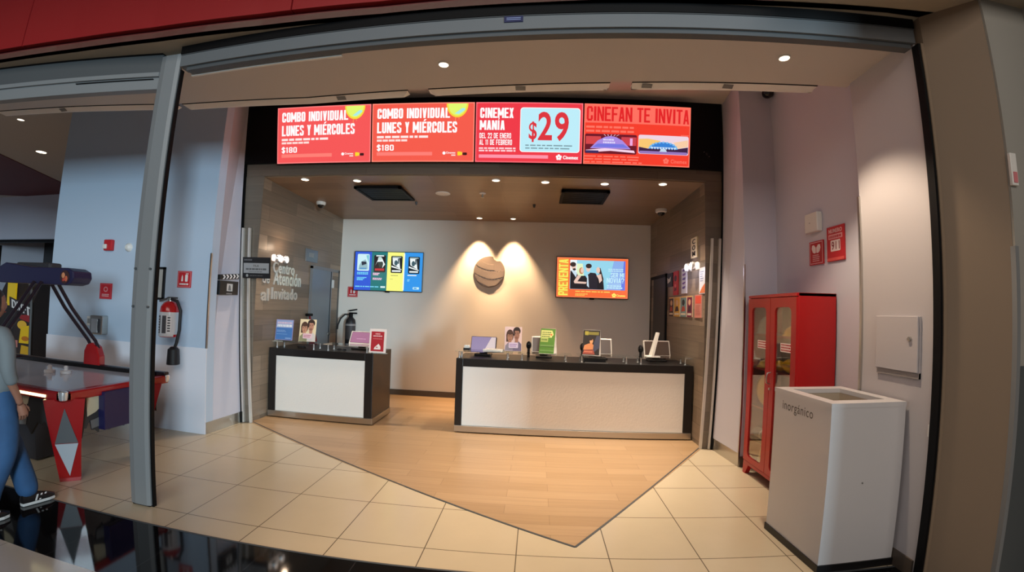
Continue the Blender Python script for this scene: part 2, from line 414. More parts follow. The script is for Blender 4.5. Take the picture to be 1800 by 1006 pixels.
def wall_panel(name, tl, tr, bl, th, label, cat, frame_m, face_m, group=None):
    """thin board on a wall: thing with a board mesh; returns (thing, Art on its face)"""
    tl, tr, bl = Vector(tl), Vector(tr), Vector(bl); n = (bl - tl).cross(tr - tl).normalized()
    c = bl + (tr - tl) * 0.5 - n * th
    t = thing(name, c, label, cat, group)
    br = bl + (tr - tl)
    MB().prism([tl - n * th, tr - n * th, br - n * th, bl - n * th], n * th, frame_m).build('board', t)
    a = Art(tl, tr, bl)
    if face_m is not None: a.rect(0.0, 0.0, 1.0, 1.0, face_m)
    return t, a

# ================================================================== SETTING
def S0(x): return -2.577 - 0.071 * x                       # skewed shop-front line (roller shutter)
ZC, ZT = 3.39, 4.2
MB().box(-16, 8, -9, 6.5, -0.12, 0.0, 'floor_tile').build('floor'); struct(bpy.data.objects['floor'])
wf = MB().prism([(1.113, -2.294, 0), (2.83, 0, 0), (2.83, 2.45, 0), (-2.83, 2.45, 0), (-2.83, 0, 0)], (0, 0, 0.003), 'floor_wood').build('floor_wood'); struct(wf)
fb = MB().prism([(-16, -3.262, 0), (5, -3.262, 0), (5, -2.662, 0), (-16, -2.662, 0)], (0, 0, 0.002), 'floor_black').build('floor_black_band'); struct(fb)
fm = MB().box(-16, 8, -9, -3.262, 0, 0.002, 'floor_mall').build('floor_mall'); struct(fm)
tr = MB()
for a, b in (((-2.79, 0.01), (1.113, -2.30)), ((1.113, -2.30), (2.795, 0.0))):
    d = (Vector(b) - Vector(a)).normalized(); w = Vector((-d.y, d.x)) * 0.007
    tr.prism([(a[0] - w.x, a[1] - w.y, 0), (b[0] - w.x, b[1] - w.y, 0), (b[0] + w.x, b[1] + w.y, 0), (a[0] + w.x, a[1] + w.y, 0)], (0, 0, 0.006), 'alu_dark')
struct(tr.build('trim_1'))
bs = MB().prism([(-16, -2.672, 0), (5, -2.672, 0), (5, -2.658, 0), (-16, -2.658, 0)], (0, 0, 0.004), 'alu_dark').build('trim_2'); struct(bs)

# front soffit: thick slab whose back edge carries the slot diffusers
EDGE = [(-9.0, -2.9), (-4.7, -2.147), (-3.725, -2.0), (-2.88, -1.85), (-2.525, -1.79), (-1.27, -1.735), (-0.322, -1.794), (0.0, -1.815), (1.308, -1.925), (1.506, -1.948), (2.935, -2.095), (3.19, -2.11)]
front = [(3.19, S0(3.19) + 0.02), (-2.2, S0(-2.2) + 0.02), (-4.6, -2.75), (-9.0, -3.7)]
struct(MB().prism([(x, y, ZC) for x, y in EDGE + front], (0, 0, 0.95), 'ceiling_white').build('ceiling'))
struct(MB().box(-16, 3.6, -4.0, 6.5, ZT, ZT + 0.1, 'ceiling_white').build('ceiling_high'))
# red painted wedge of the arcade ceiling
struct(MB().prism([(-9.69, 0.78, ZT), (-10.676, 2.882, ZT), (-10.2, 4.6, ZT), (-12.561, 4.272, ZT), (-16, 3.0, ZT), (-16, -2, ZT)], (0, 0, -0.012), 'red_ceiling').build('ceiling_red_wedge'))
# tan soffit outside the shutter line, red fascia above it
FAS = [(-9, -3.40), (-5.5, -2.93), (-3.9, -2.79), (-2.9, -2.70), (-2.1, -2.65), (-1.17, -2.63), (-0.28, -2.645), (0.81, -2.72), (2.2, -2.85), (3.4, -2.98)]
struct(MB().prism([(x, y, 3.5) for x, y in FAS] + [(3.6, -2.98, 3.5), (3.6, S0(3.6) + 0.06, 3.5), (-2.2, S0(-2.2) + 0.06, 3.5), (-9, -3.2, 3.5)], (0, 0, 0.05), 'soffit_tan').build('ceiling_soffit'))
struct(MB().prism([(2.2, -2.85, 3.5), (2.2, -3.4, 3.5), (6, -3.4, 3.5), (6, -2.9, 3.5), (3.4, -2.9, 3.5)], (0, 0, 0.05), 'soffit_tan').build('ceiling_soffit_return'))
fz = MB(); fp = MB()
for i in range(len(FAS) - 1):
    (x0, y0), (x1, y1) = FAS[i], FAS[i + 1]
    fz.prism([(x0, y0, 3.5), (x1, y1, 3.5), (x1, y1 + 0.05, 3.5), (x0, y0 + 0.05, 3.5)], (0, 0, 0.055), 'red_lip')
    fz.prism([(x0, y0 + 0.02, 3.555), (x1, y1 + 0.02, 3.555), (x1, y1 + 0.06, 3.555), (x0, y0 + 0.06, 3.555)], (0, 0, 0.02), 'black')
def fy(x):
    for i in range(len(FAS) - 1):
        if FAS[i][0] <= x <= FAS[i + 1][0]:
            t = (x - FAS[i][0]) / (FAS[i + 1][0] - FAS[i][0]); return FAS[i][1] + t * (FAS[i + 1][1] - FAS[i][1])
joints = [-9, -5.4, -3.45, -0.93, 1.6, 3.4]
for i in range(len(joints) - 1):
    xs = [joints[i] + 0.006] + [x for x, y in FAS if joints[i] < x < joints[i + 1]] + [joints[i + 1] - 0.006]
    for a, b in zip(xs, xs[1:]):
        fz.prism([(a, fy(a) - 0.03, 3.575), (b, fy(b) - 0.03, 3.575), (b, fy(b) + 0.03, 3.575), (a, fy(a) + 0.03, 3.575)], (0, 0, 1.3), 'red_panel')
struct(fz.build('wall_front_fascia'))

# left (arcade) wall with white wainscot, and the short wall that returns to the ticket hall
lw = MB().prism([(-5.614, -0.678, 0), (-2.954, -0.678, 0), (-2.954, -0.55, 0), (-5.614, -0.3, 0)], (0, 0, ZT), 'wall_blue')
struct(lw.build('wall_left_arcade'))
struct(MB().box(-5.625, -2.950, -0.690, -0.678, 0.0, 1.0, 'wainscot').build('trim_3'))
XLb, XLt = -2.925, -3.135
w = MB(); w.hexa([(-2.954, -0.66, 0), (XLb, -0.056, 0), (XLb - 0.5, -0.056, 0), (-3.4, -0.66, 0)], [(-2.954, -0.66, ZT), (XLt, -0.056, ZT), (XLt - 0.4, -0.056, ZT), (-3.4, -0.66, ZT)], 'wall_lavender')
struct(w.build('wall_left'))
struct(MB().hexa([(-2.946, -0.676, 0), (XLb + 0.006, -0.06, 0), (XLb - 0.02, -0.06, 0), (-2.97, -0.676, 0)], [(-2.946, -0.676, 0.137), (XLb + 0.002, -0.06, 0.137), (XLb - 0.03, -0.06, 0.137), (-2.97, -0.676, 0.137)], 'steel').build('baseboard_left'))
struct(MB().box(-2.960, -2.946, -0.695, -0.672, 1.0, 2.1, 'steel').build('trim_4'))
# right side: return wall, recess, pale block, splayed jamb, pilaster with an added daylight blocker
XRb, XRt = 2.93, 3.045
w = MB(); w.hexa([(2.978, -0.653, 0), (3.5, -0.653, 0), (3.5, -0.056, 0), (XRb, -0.056, 0)], [(2.978, -0.653, ZT), (3.5, -0.653, ZT), (3.5, -0.056, ZT), (XRt, -0.056, ZT)], 'wall_lavender')
struct(w.build('wall_right_return'))
struct(MB().box(3.346, 3.6, -2.3, -0.6, 0, ZT, 'wall_lavender').build('wall_right_recess'))
struct(MB().prism([(3.174, -2.172, 0), (3.174, S0(3.174) - 0.02, 0), (3.6, S0(3.174) - 0.02, 0), (3.6, -2.172, 0)], (0, 0, ZT), 'wall_pale').build('wall_right'))
struct(MB().prism([(3.19, S0(3.174) - 0.09, 0), (3.405, -3.15, 0), (3.8, -3.15, 0), (3.8, S0(3.174) - 0.02, 0), (3.19, S0(3.174) - 0.02, 0)], (0, 0, 3.5), 'jamb_tan').build('wall_right_jamb'))
struct(MB().box(3.408, 6, -3.165, -2.95, 0, 5.2, 'pilaster_grey').box(3.75, 6, -4.4, -3.165, 0, 5.2, 'pilaster_grey').build('wall_right_pilaster_and_blocker'))  # second box is unseen, added to keep daylight off bin and pilaster
struct(MB().hexa([(2.972, -0.655, 0), (2.990, -0.655, 0), (XRb + 0.01, -0.03, 0), (XRb - 0.006, -0.03, 0)], [(2.972, -0.655, 0.14), (2.990, -0.655, 0.14), (XRb + 0.012, -0.03, 0.14), (XRb - 0.002, -0.03, 0.14)], 'steel').build('baseboard_right'))
struct(MB().box(3.160, 3.176, -2.80, -2.18, 0, 0.11, 'dark_base').build('baseboard_right_pale'))
struct(MB().box(3.330, 3.348, -2.17, -0.66, 0, 0.11, 'dark_base').box(2.985, 3.335, -0.668, -0.653, 0, 0.11, 'dark_base').build('baseboard_right_recess'))
struct(MB().box(2.968, 2.986, -0.668, -0.650, 0, 2.13, 'steel').build('trim_5'))
struct(MB().box(3.160, 3.178, -2.182, -2.160, 0, 2.49, 'steel').build('trim_6'))
struct(MB().box(3.398, 3.425, -3.172, -3.14, 0, 2.0, 'aluminium').box(3.425, 6, -3.170, -3.165, 0, 1.35, P(74, 78, 80)).build('trim_7'))

# alcove
def xw(y): return 2.82 - 0.0262 * y
w = MB(); w.hexa([(-xw(0), 0.0, 0), (-xw(2.45), 2.45, 0), (-3.2, 2.45, 0), (-3.2, 0.0, 0)], [(-xw(0), 0.0, 3.4), (-xw(2.45), 2.45, 3.4), (-3.2, 2.45, 3.4), (-3.2, 0.0, 3.4)], 'wood_side')
struct(w.build('wall_left_wood'))
w = MB(); w.hexa([(xw(0), 0.0, 0), (3.2, 0.0, 0), (3.2, 2.45, 0), (xw(2.45), 2.45, 0)], [(xw(0), 0.0, 3.4), (3.2, 0.0, 3.4), (3.2, 2.45, 3.4), (xw(2.45), 2.45, 3.4)], 'wood_side')
struct(w.build('wall_right_wood'))
struct(MB().box(-3.2, 3.2, 2.391, 2.55, 0, 3.4, 'wall_cream').build('wall_back'))
struct(MB().box(-2.75, 2.75, 2.375, 2.391, 0, 0.1, 'dark_base').build('baseboard_back'))
struct(MB().hexa([(-3.2, 0.03, 3.20), (3.2, 0.03, 3.20), (3.2, 2.5, 3.112), (-3.2, 2.5, 3.112)], [(-3.2, 0.03, 3.45), (3.2, 0.03, 3.45), (3.2, 2.5, 3.45), (-3.2, 2.5, 3.45)], 'wood_ceiling').build('ceiling_alcove'))
struct(MB().box(-3.2, 3.2, -0.005, 0.06, 3.21, 3.5, 'wood_front').build('trim_8'))
# wood infill behind the leaning steel channels
for sg, b, t_ in ((-1, -2.925, -3.10), (1, 2.93, 3.04)):
    w = MB(); x0, x1 = (b, -2.80) if sg < 0 else (2.80, b); X0, X1 = (t_, -2.80) if sg < 0 else (2.80, t_)
    w.hexa([(x0, -0.01, 0), (x1, -0.01, 0), (x1, -0.001, 0), (x0, -0.001, 0)], [(X0, -0.01, 3.205), (X1, -0.01, 3.205), (X1, -0.001, 3.205), (X0, -0.001, 3.205)], 'wood_front')
    struct(w.build('wall_left_infill' if sg < 0 else 'wall_right_infill'))
    g = MB(); e = 0.018
    xb, xt = (b, t_) if sg < 0 else (b, t_)
    g.hexa([(xb - e, -0.035, 0), (xb + e, -0.035, 0), (xb + e, 0.0, 0), (xb - e, 0.0, 0)], [(xt - e, -0.035, 3.37), (xt + e, -0.035, 3.37), (xt + e, 0.0, 3.37), (xt - e, 0.0, 3.37)], 'black')
    g.box(xb - 0.03 if sg < 0 else xb - 0.02, xb + 0.02 if sg < 0 else xb + 0.03, -0.07, -0.03, 0, 0.14, 'black')
    struct(g.build('trim_9' if sg < 0 else 'trim_10'))

# far arcade: grey wall with a wide dark doorway
YF = 3.9
fw = MB(); fw.box(-16, -9.2, YF, YF + 0.2, 2.93, ZT, 'wall_lavender'); struct(fw.build('wall_far_arcade'))
struct(MB().box(-9.2, -5.0, YF, YF + 0.2, 0, ZT, 'wall_lavender').build('wall_far_right'))
struct(MB().box(-16, -9.0, YF - 0.02, YF + 0.22, 2.88, 2.95, 'black').build('trim_11'))
struct(MB().box(-16, -5.0, 6.3, 6.5, 0, ZT, 'door_dark').build('wall_far_back'))
struct(MB().box(-16.2, -16, -9, 6.5, 0, 5, 'wall_lavender').build('wall_far_left'))
struct(MB().box(-5.614, -5.5, -0.4, 4.1, 0, ZT, 'wall_lavender').build('wall_left_end'))

# doors at the back of both wood walls
d = MB(); x = -xw(1.8) + 0.004
d.box(x - 0.02, x + 0.012, 1.36, 1.40, 0, 2.16, 'aluminium').box(x - 0.02, x + 0.012, 2.33, 2.375, 0, 2.16, 'alu_dark').box(x - 0.02, x + 0.012, 1.36, 2.375, 2.12, 2.17, 'aluminium')
dr = struct(d.build('door_1'))
MB().box(x - 0.01, x + 0.006, 1.40, 2.05, 0.01, 2.12, 'door_grey').build('leaf', dr)
MB().box(x - 0.01, x + 0.004, 2.065, 2.33, 0.01, 2.12, 'door_grey').box(x - 0.004, x + 0.008, 2.045, 2.065, 0.01, 2.12, 'black').build('side_leaf', dr)
MB().box(x, x + 0.03, 2.10, 2.14, 1.84, 1.98, 'white_plastic').build('closer_plate', dr)
MB().cyl((x, 2.02, 1.05), (x + 0.05, 2.02, 1.05), 0.02, 'steel').cyl((x + 0.05, 2.03, 1.05), (x + 0.05, 1.93, 1.05), 0.012, 'steel').build('lever_handle', dr, smooth=True)
x = xw(1.8) - 0.004
d = MB(); d.box(x - 0.012, x + 0.02, 1.46, 1.51, 0, 2.2, 'black').box(x - 0.012, x + 0.02, 2.30, 2.35, 0, 2.2, 'black').box(x - 0.012, x + 0.02, 1.46, 2.35, 2.15, 2.2, 'black')
dr = struct(d.build('door_2'))
MB().box(x - 0.006, x + 0.02, 1.51, 2.30, 0.01, 2.15, 'door_dark').build('leaf', dr)
MB().cyl((x, 1.60, 1.05), (x - 0.05, 1.60, 1.05), 0.02, 'steel').cyl((x - 0.05, 1.59, 1.05), (x - 0.05, 1.70, 1.05), 0.012, 'steel').build('lever_handle', dr, smooth=True)

# ================================================================== SHOP FRONT
px = -2.095; py = S0(px) + 0.03
t = thing('shutter_post', (px, py, 0), 'tall grey aluminium post dividing the shop front beside the air hockey table', 'post')
b = MB(); b.prism([(-2.193, py - 0.045, 0.012), (-2.14, py - 0.058, 0.012), (-2.03, py - 0.058, 0.012), (-2.0, py - 0.048, 0.012), (-2.0, py - 0.022, 0.012), (-2.193, py - 0.012, 0.012)], (0, 0, 3.455), 'aluminium').build('profile', t)
MB().box(-2.0, -1.986, py - 0.036, py - 0.006, 0.0, 3.34, 'black').build('brush_channel', t)
MB().box(-2.18, -2.01, py - 0.045, py - 0.012, 0.0, 0.013, 'black').build('foot_pad', t)
for z in (1.78, 1.50):
    for xx in (-2.165, -2.022):
        MB().cyl((xx, py - 0.045, z), (xx, py - 0.066, z), 0.009, 'alu_dark', 12).build('bolt', t, smooth=True)
# header track over the wide opening
def seg(mb, x0, x1, d0, d1, z0, z1, m, f=S0):
    mb.prism([(x0, f(x0) + d0, z0), (x1, f(x1) + d0, z0), (x1, f(x1) + d1, z0), (x0, f(x0) + d1, z0)], (0, 0, z1 - z0), m)
t = thing('shutter_header', (0.6, S0(0.6), 3.3), 'long grey aluminium shutter track over the wide shop opening', 'shutter track')
b = MB(); seg(b, -1.96, 3.17, -0.05, 0.05, 3.335, 3.435, 'alu_mid'); b.build('track', t)
b = MB(); seg(b, -1.96, 3.17, -0.06, 0.07, 3.435, 3.5, 'black'); seg(b, -1.96, 3.17, -0.056, -0.05, 3.428, 3.433, 'alu_dark'); b.build('shadow_gap', t)
b = MB(); seg(b, -1.90, 3.15, -0.03, 0.03, 3.305, 3.336, 'alu_dark'); b.build('bottom_rail', t)
b = MB(); seg(b, -1.92, -0.6, 0.045, 0.065, 3.30, 3.322, 'white_plastic'); b.build('brush_strip', t)
b = MB(); seg(b, 0.545, 0.665, -0.056, -0.05, 3.385, 3.43, P(20, 26, 70)); seg(b, 0.56, 0.65, -0.0575, -0.0555, 3.400, 3.404, P(150, 160, 200)); seg(b, 0.56, 0.65, -0.0575, -0.0555, 3.412, 3.416, P(150, 160, 200)); b.build('sticker', t)['label'] = 'small dark blue sticker'
# shutter box over the arcade bay
def SL(x): return S0(-2.2) if x > -2.2 else S0(-2.2) + (x + 2.2) * 0.125
t = thing('shutter_box', (-3.4, SL(-3.4), 3.2), 'grey shutter housing above the arcade bay behind the post', 'shutter housing')
b = MB(); seg(b, -6.5, -2.195, -0.02, 0.12, 3.335, 3.49, 'alu_dark', SL); b.build('housing', t)
b = MB(); seg(b, -6.5, -2.195, -0.03, 0.05, 3.30, 3.335, 'aluminium', SL); b.build('guide_rail', t)
b = MB(); seg(b, -6.5, -2.195, -0.01, 0.06, 3.20, 3.30, 'aluminium', SL); seg(b, -3.0, -2.25, -0.02, -0.01, 3.28, 3.287, 'black', SL); b.build('bottom_bar', t)
b = MB(); seg(b, -6.5, -2.195, -0.03, 0.13, 3.49, 3.5, 'black', SL); b.build('shadow_gap', t)
t = thing('shutter_guide', (3.17, S0(3.174) - 0.06, 0), 'black vertical shutter guide channel where pale wall meets tan jamb', 'shutter guide')
MB().box(3.150, 3.186, S0(3.174) - 0.085, S0(3.174) - 0.03, 0, 3.31, 'black').build('channel', t)
MB().box(3.166, 3.188, S0(3.174) - 0.093, S0(3.174) - 0.086, 0, 3.31, 'jamb_tan').build('bead', t)
MB().box(3.150, 3.162, S0(3.174) - 0.028, S0(3.174) - 0.018, 0.90, 0.97, 'white_plastic').build('end_stop', t)

# slot diffusers along the soffit edge
def ey(x):
    for i in range(len(EDGE) - 1):
        if EDGE[i][0] <= x <= EDGE[i + 1][0]:
            tt = (x - EDGE[i][0]) / (EDGE[i + 1][0] - EDGE[i][0]); return EDGE[i][1] + tt * (EDGE[i + 1][1] - EDGE[i][1])
def diffuser(x0, x1, label, tabs):
    t = thing('slot_diffuser', ((x0 + x1) / 2, ey((x0 + x1) / 2) + 0.03, 3.345), label, 'air diffuser')
    xs = [x0] + [x for x, y in EDGE if x0 < x < x1] + [x1]; b = MB(); g = MB()
    for a, c in zip(xs, xs[1:]):
        ch0 = 0.05 if a == x0 else 0; ch1 = 0.05 if c == x1 else 0
        ya, yc_ = ey(a) + 0.012, ey(c) + 0.012
        b.hexa([(a + ch0, ya + 0.055, 3.362), (c - ch1, yc_ + 0.055, 3.362), (c - ch1, yc_ + 0.07, 3.362), (a + ch0, ya + 0.07, 3.362)], [(a, ya, 3.386), (c, yc_, 3.386), (c, yc_ + 0.07, 3.386), (a, ya + 0.07, 3.386)], 'blade_white')
        g.prism([(a, ey(a) + 0.002, 3.3862), (c, ey(c) + 0.002, 3.3862), (c, ey(c) + 0.05, 3.3862), (a, ey(a) + 0.05, 3.3862)], (0, 0, 0.008), 'black')
    b.build('blade', t); g.build('slot', t)
    for x in tabs:
        MB().prism([(x - 0.04, ey(x) + 0.020, 3.3805), (x + 0.04, ey(x) + 0.020, 3.3805), (x + 0.04, ey(x) + 0.055, 3.3655), (x - 0.04, ey(x) + 0.055, 3.3655)], (0, -0.002, -0.003), 'grey_plastic').build('clip', t)
diffuser(-4.75, -2.62, 'white slot air diffuser on soffit edge above the blue arcade wall', (-3.9,))
diffuser(-2.56, -0.33, 'white slot air diffuser above the first of the four red menu screens', (-0.95,))
diffuser(-0.15, 1.33, 'white slot air diffuser above the middle red menu screens', (0.62,))
diffuser(1.50, 2.95, 'white slot air diffuser above black panel end, near the right recess', (1.62, 2.25))

def downlight(x, y, z, label, group=None, r=0.046, power=0, col=(1.0, 0.72, 0.45), size=1.2, blend=0.5, target=None, ring='white_plastic', lm='lamp_disc', rad=0.04):
    t = thing('downlight', (x, y, z), label, 'ceiling light', group)
    MB().lathe([(r + 0.010, 0), (r + 0.010, -0.006), (r + 0.003, -0.010), (r, -0.004)], (x, y, z), ring, n=24).build('trim_ring', t, smooth=True)
    MB().lathe([(r, 0), (r, -0.008)], (x, y, z), lm, n=24).build('lens', t, smooth=True)
    if power:
        l = bpy.data.lights.new('downlight_lamp', 'SPOT'); l.energy = power; l.color = col; l.spot_size = size; l.spot_blend = blend; l.shadow_soft_size = rad
        o = bpy.data.objects.new('downlight_lamp', l); COL.objects.link(o); o.parent = t; o.location = (0, 0, -0.03)
        if target: o.rotation_euler = (Vector(target) - Vector((x, y, z))).to_track_quat('-Z', 'Y').to_euler()
    return t
downlight(0.059, -2.178, ZC, 'round lit downlight in front soffit above second red menu screen', r=0.033, power=310, size=1.25, blend=1.0, target=(0.4, -2.0, 0), col=(1.0, 0.76, 0.52))
downlight(2.483, -2.424, ZC, 'round lit downlight in front soffit near the pale right wall', r=0.033, power=142, size=1.62, blend=0.45, target=(2.60, -2.37, 0), col=(1.0, 0.80, 0.58))
downlight(-8.62, 0.94, ZT, 'round lit downlight in high arcade ceiling beside red wedge', r=0.09, power=180, size=2.2)
downlight(-7.2, -0.41, ZT, 'small faint downlight in high arcade ceiling nearest the shutter box', r=0.05, lm='lamp_soft')
def zc(y): return 3.20 - (y - 0.03) * 0.0356
for x, y, l, pw in ((-2.285, 0.26, 'downlight in wood ceiling nearest left wood wall', 62), (-1.583, 0.333, 'downlight in wood ceiling at corner of dark hatch over left counter', 85),
                (0.247, 0.291, 'dim downlight in wood ceiling beyond sprinkler, in line with the hatches', 0), (0.866, 0.328, 'downlight in wood ceiling between sprinkler and dark hatch over long counter', 105),
                (1.61, 0.336, 'downlight in wood ceiling at far corner of dark hatch over long counter', 105), (2.325, 0.27, 'downlight in wood ceiling nearest right wood wall', 90)):
    downlight(x, y - 0.13, zc(y - 0.13), l, power=pw * (2.3 if x > 0 else 1.5), size=1.4, blend=0.9, target=(x * 0.90, y - 0.30, 0), col=(1.0, 0.82, 0.62), lm='lamp_disc' if pw else 'lamp_soft')
downlight(-0.214, 2.155, zc(2.155), 'wall-washing downlight above metal disc, on the left wall screen side', r=0.045, power=340, size=1.16, blend=0.75, target=(-0.27, 2.24, 1.2), col=(1.0, 0.66, 0.36), rad=0.02)
downlight(0.363, 2.155, zc(2.155), 'wall-washing downlight above metal disc, on the orange wall screen side', r=0.04, power=320, size=1.16, blend=0.75, target=(0.41, 2.24, 1.2), col=(1.0, 0.64, 0.35), rad=0.02)

# ceiling fittings of the alcove
def ceil_round(name, x, y, label, cat, prof, m, extra=None):
    t = thing(name, (x, y, zc(y)), label, cat)
    MB().lathe(prof, (x, y, zc(y) + 0.002), m, (0, 0, -1), 24).build('base', t, smooth=True)
    if extra: extra(t)
    return t
def dome(x, y, r, z):
    def f(t): MB().ell((x, y, z), (r, r, r * 0.9), 'black_gloss', 20, 10, -PI / 2, 0).build('dome', t, smooth=True)
    return f
ceil_round('dome_camera', -2.62, 1.25, 'white dome camera on wood ceiling at left wood wall', 'security camera', [(0.075, 0), (0.075, 0.03), (0.06, 0.05)], 'white_plastic', dome(-2.62, 1.25, 0.055, zc(1.25) - 0.045))
ceil_round('dome_camera', 2.64, 1.33, 'white dome camera on wood ceiling at right wood wall', 'security camera', [(0.085, 0), (0.085, 0.04), (0.065, 0.055)], 'white_plastic', dome(2.64, 1.33, 0.055, zc(1.33) - 0.05))
ceil_round('ceiling_speaker', -0.557, 0.767, 'flat white round speaker in wood ceiling above gap between counters', 'speaker', [(0.105, 0), (0.105, 0.008), (0.09, 0.014)], 'white_plastic')
def spk(t):
    MB().cyl((0.01, 0.74, zc(0.74) - 0.012), (0.01, 0.74, zc(0.74) - 0.06), 0.012, 'steel', 12).lathe([(0.004, 0), (0.026, 0.004)], (0.01, 0.74, zc(0.74) - 0.064), 'steel').build('sprinkler_head', t, smooth=True)
ceil_round('sprinkler', 0.01, 0.74, 'steel sprinkler hanging from wood ceiling above metal disc', 'sprinkler', [(0.045, 0), (0.045, 0.008), (0.03, 0.014)], 'white_plastic', spk)
ceil_round('ceiling_sensor', 0.724, 1.255, 'tiny dark sensor on wood ceiling left of long counter hatch', 'sensor', [(0.022, 0), (0.022, 0.01), (0.012, 0.05)], 'alu_dark')
ceil_round('ceiling_sensor', -1.06, 1.22, 'tiny dark sensor on wood ceiling behind hatch over left counter', 'sensor', [(0.02, 0), (0.02, 0.01), (0.012, 0.05)], 'alu_dark')
def hatch(x0, x1, y0, y1, label):
    zz = (zc(y0) + zc(y1)) / 2 - 0.012
    t = thing('air_grille', ((x0 + x1) / 2, (y0 + y1) / 2, zz), label, 'air grille')
    b = MB()
    for a, c, e, f in ((x0, x1, y0, y0 + 0.04), (x0, x1, y1 - 0.04, y1), (x0, x0 + 0.04, y0, y1), (x1 - 0.04, x1, y0, y1)): b.box(a, c, e, f, zz - 0.022, zz + 0.012, 'black')
    b.build('frame', t)
    b = MB(); b.box(x0 + 0.03, x1 - 0.03, y0 + 0.03, y1 - 0.03, zz, zz + 0.012, 'black')
    n = 14
    for i in range(n):
        yy = y0 + 0.05 + (y1 - y0 - 0.1) * i / (n - 1); b.box(x0 + 0.04, x1 - 0.04, yy - 0.006, yy + 0.006, zz - 0.016, zz, 'black_satin')
    b.build('slats', t)
hatch(-1.71, -1.05, 0.40, 1.09, 'square black air grille in wood ceiling over the left counter')
hatch(1.088, 1.721, 0.45, 1.10, 'square black air grille in wood ceiling over the long counter')
t = thing('dome_camera', (3.30, -0.70, 4.02), 'white camera high on wall corner above red cabinet', 'security camera')
MB().box(3.24, 3.345, -0.75, -0.655, 4.03, 4.12, 'white_plastic').build('bracket', t, bevel=0.01)
MB().ell((3.28, -0.73, 4.03), (0.065, 0.065, 0.06), 'black_gloss').build('dome', t, smooth=True)

# ================================================================== MENU BOARD AND SCREENS
t = thing('menu_board_housing', (0, -0.02, 3.36), 'long black panel behind the four red menu screens', 'panel')
MB().hexa([(-3.115, -0.05, 3.372), (3.04, -0.05, 3.340), (3.04, -0.006, 3.340), (-3.115, -0.006, 3.372)], [(-3.14, -0.05, 4.199), (3.032, -0.05, 4.199), (3.032, -0.006, 4.199), (-3.14, -0.006, 4.199)], 'black').build('panel', t)
MB().box(2.80, 2.83, -0.062, -0.05, 3.52, 3.55, 'black_satin').box(2.84, 2.85, -0.064, -0.05, 3.50, 3.505, 'steel').box(2.78, 2.79, -0.064, -0.05, 3.555, 3.56, 'steel').build('latch', t)
SW, SH, TI = 1.2826, 0.7208, 0.169
W1 = E(255, 255, 255)
def menu_screen(i, label, bgm, edge):
    x0 = (i - 2) * 1.2985 + 0.008; zb = 3.352
    bl = Vector((x0, -0.072, zb - 0.005)); tl = bl + Vector((0, -SH * math.sin(TI), SH * math.cos(TI))); tr = tl + Vector((SW, 0, 0))
    t = thing('menu_screen', bl + Vector((SW / 2, 0, 0)), label, 'screen')
    n = (bl - tl).cross(tr - tl).normalized(); br = bl + Vector((SW, 0, 0))
    e = 0.008; u = (tr - tl).normalized() * e; v = (tl - bl).normalized() * e
    MB().prism([tl - u * 0.6 + v - n * 0.002, tr + u * 0.6 + v - n * 0.002, br + u * 0.6 - v - n * 0.002, bl - u * 0.6 - v - n * 0.002], -n * 0.016, 'black').build('housing', t)
    for xx in (x0 + 0.25, x0 + SW - 0.25):
        MB().prism([(xx, -0.0505, zb + 0.25), (xx, -0.0505, zb + 0.62), (xx, -0.152, zb + 0.60), (xx, -0.092, zb + 0.25)], (0.05, 0, 0), 'black').build('bracket', t)
    a = Art(tl, tr, bl)
    a.rect(0, 0, 1, 1, edge); a.rrect(0.01, 0.018, 0.99, 0.982, 0.02, bgm)
    return t, a
def combo(i, label, bgm, edge):
    t, a = menu_screen(i, label, bgm, edge)
    a.build('display', t); b = Art(a.o, a.o + a.U, a.o + a.V); b.k = 4
    b.poly([(0.73 + 0.105 - 0.105 * math.cos(q), 0.02 + 0.235 * math.sin(q)) for q in [PI * k / 18 for k in range(19)]], E(250, 215, 60))
    b.poly([(0.835 - 0.09 * math.cos(q), 0.02 + 0.205 * math.sin(q)) for q in [PI * k / 18 for k in range(19)]], E(228, 248, 112))
    b.poly([(0.81, 0.19), (0.85, 0.20), (0.91, 0.13), (0.905, 0.10), (0.88, 0.10)], E(170, 235, 235)); b.rect(0.815, 0.255, 0.822, 0.33, E(250, 150, 90)); b.rect(0.85, 0.25, 0.855, 0.29, E(250, 150, 90))
    b.build('pictogram', t); b = Art(a.o, a.o + a.U, a.o + a.V); b.k = 8
    cy = E(214, 240, 250)
    heavy(b, 'COMBO INDIVIDUAL', 0.052, 0.09, 0.765, 0.262, W1); heavy(b, 'LUNES Y MIÉRCOLES', 0.052, 0.325, 0.835, 0.51, W1)
    b.lines(0.052, 0.55, 0.56, 0.605, 1, E(255, 235, 232), 3, 0.3, 0.02); b.lines(0.052, 0.612, 0.36, 0.662, 1, E(255, 225, 220), 5, 0.3, 0.02)
    heavy(b, '$180', 0.052, 0.71, 0.222, 0.81, W1, 0.32, 0.17, 0.22); b.rect(0.052, 0.835, 0.60, 0.895, E(255, 128, 118))
    b.ell(0.715, 0.855, 0.015, 0.026, W1); b.text('Cinemex', 0.735, 0.83, 0.825, 0.865, W1, 0.02); b.rect(0.785, 0.88, 0.825, 0.90, E(255, 220, 215))
    b.rect(0.845, 0.83, 0.87, 0.895, E(250, 220, 40)); b.ell(0.878, 0.862, 0.012, 0.03, E(245, 215, 60)); b.rrect(0.893, 0.845, 0.935, 0.89, 0.015, E(60, 20, 24))
    b.build('lettering', t)
combo(0, 'red combo menu screen priced $180, next to the bare black panel end', E(247, 88, 88), E(255, 130, 128))
combo(1, 'red combo menu screen priced $180, beside the CINEMEX MANÍA $29 screen', E(246, 92, 76), E(255, 138, 118))
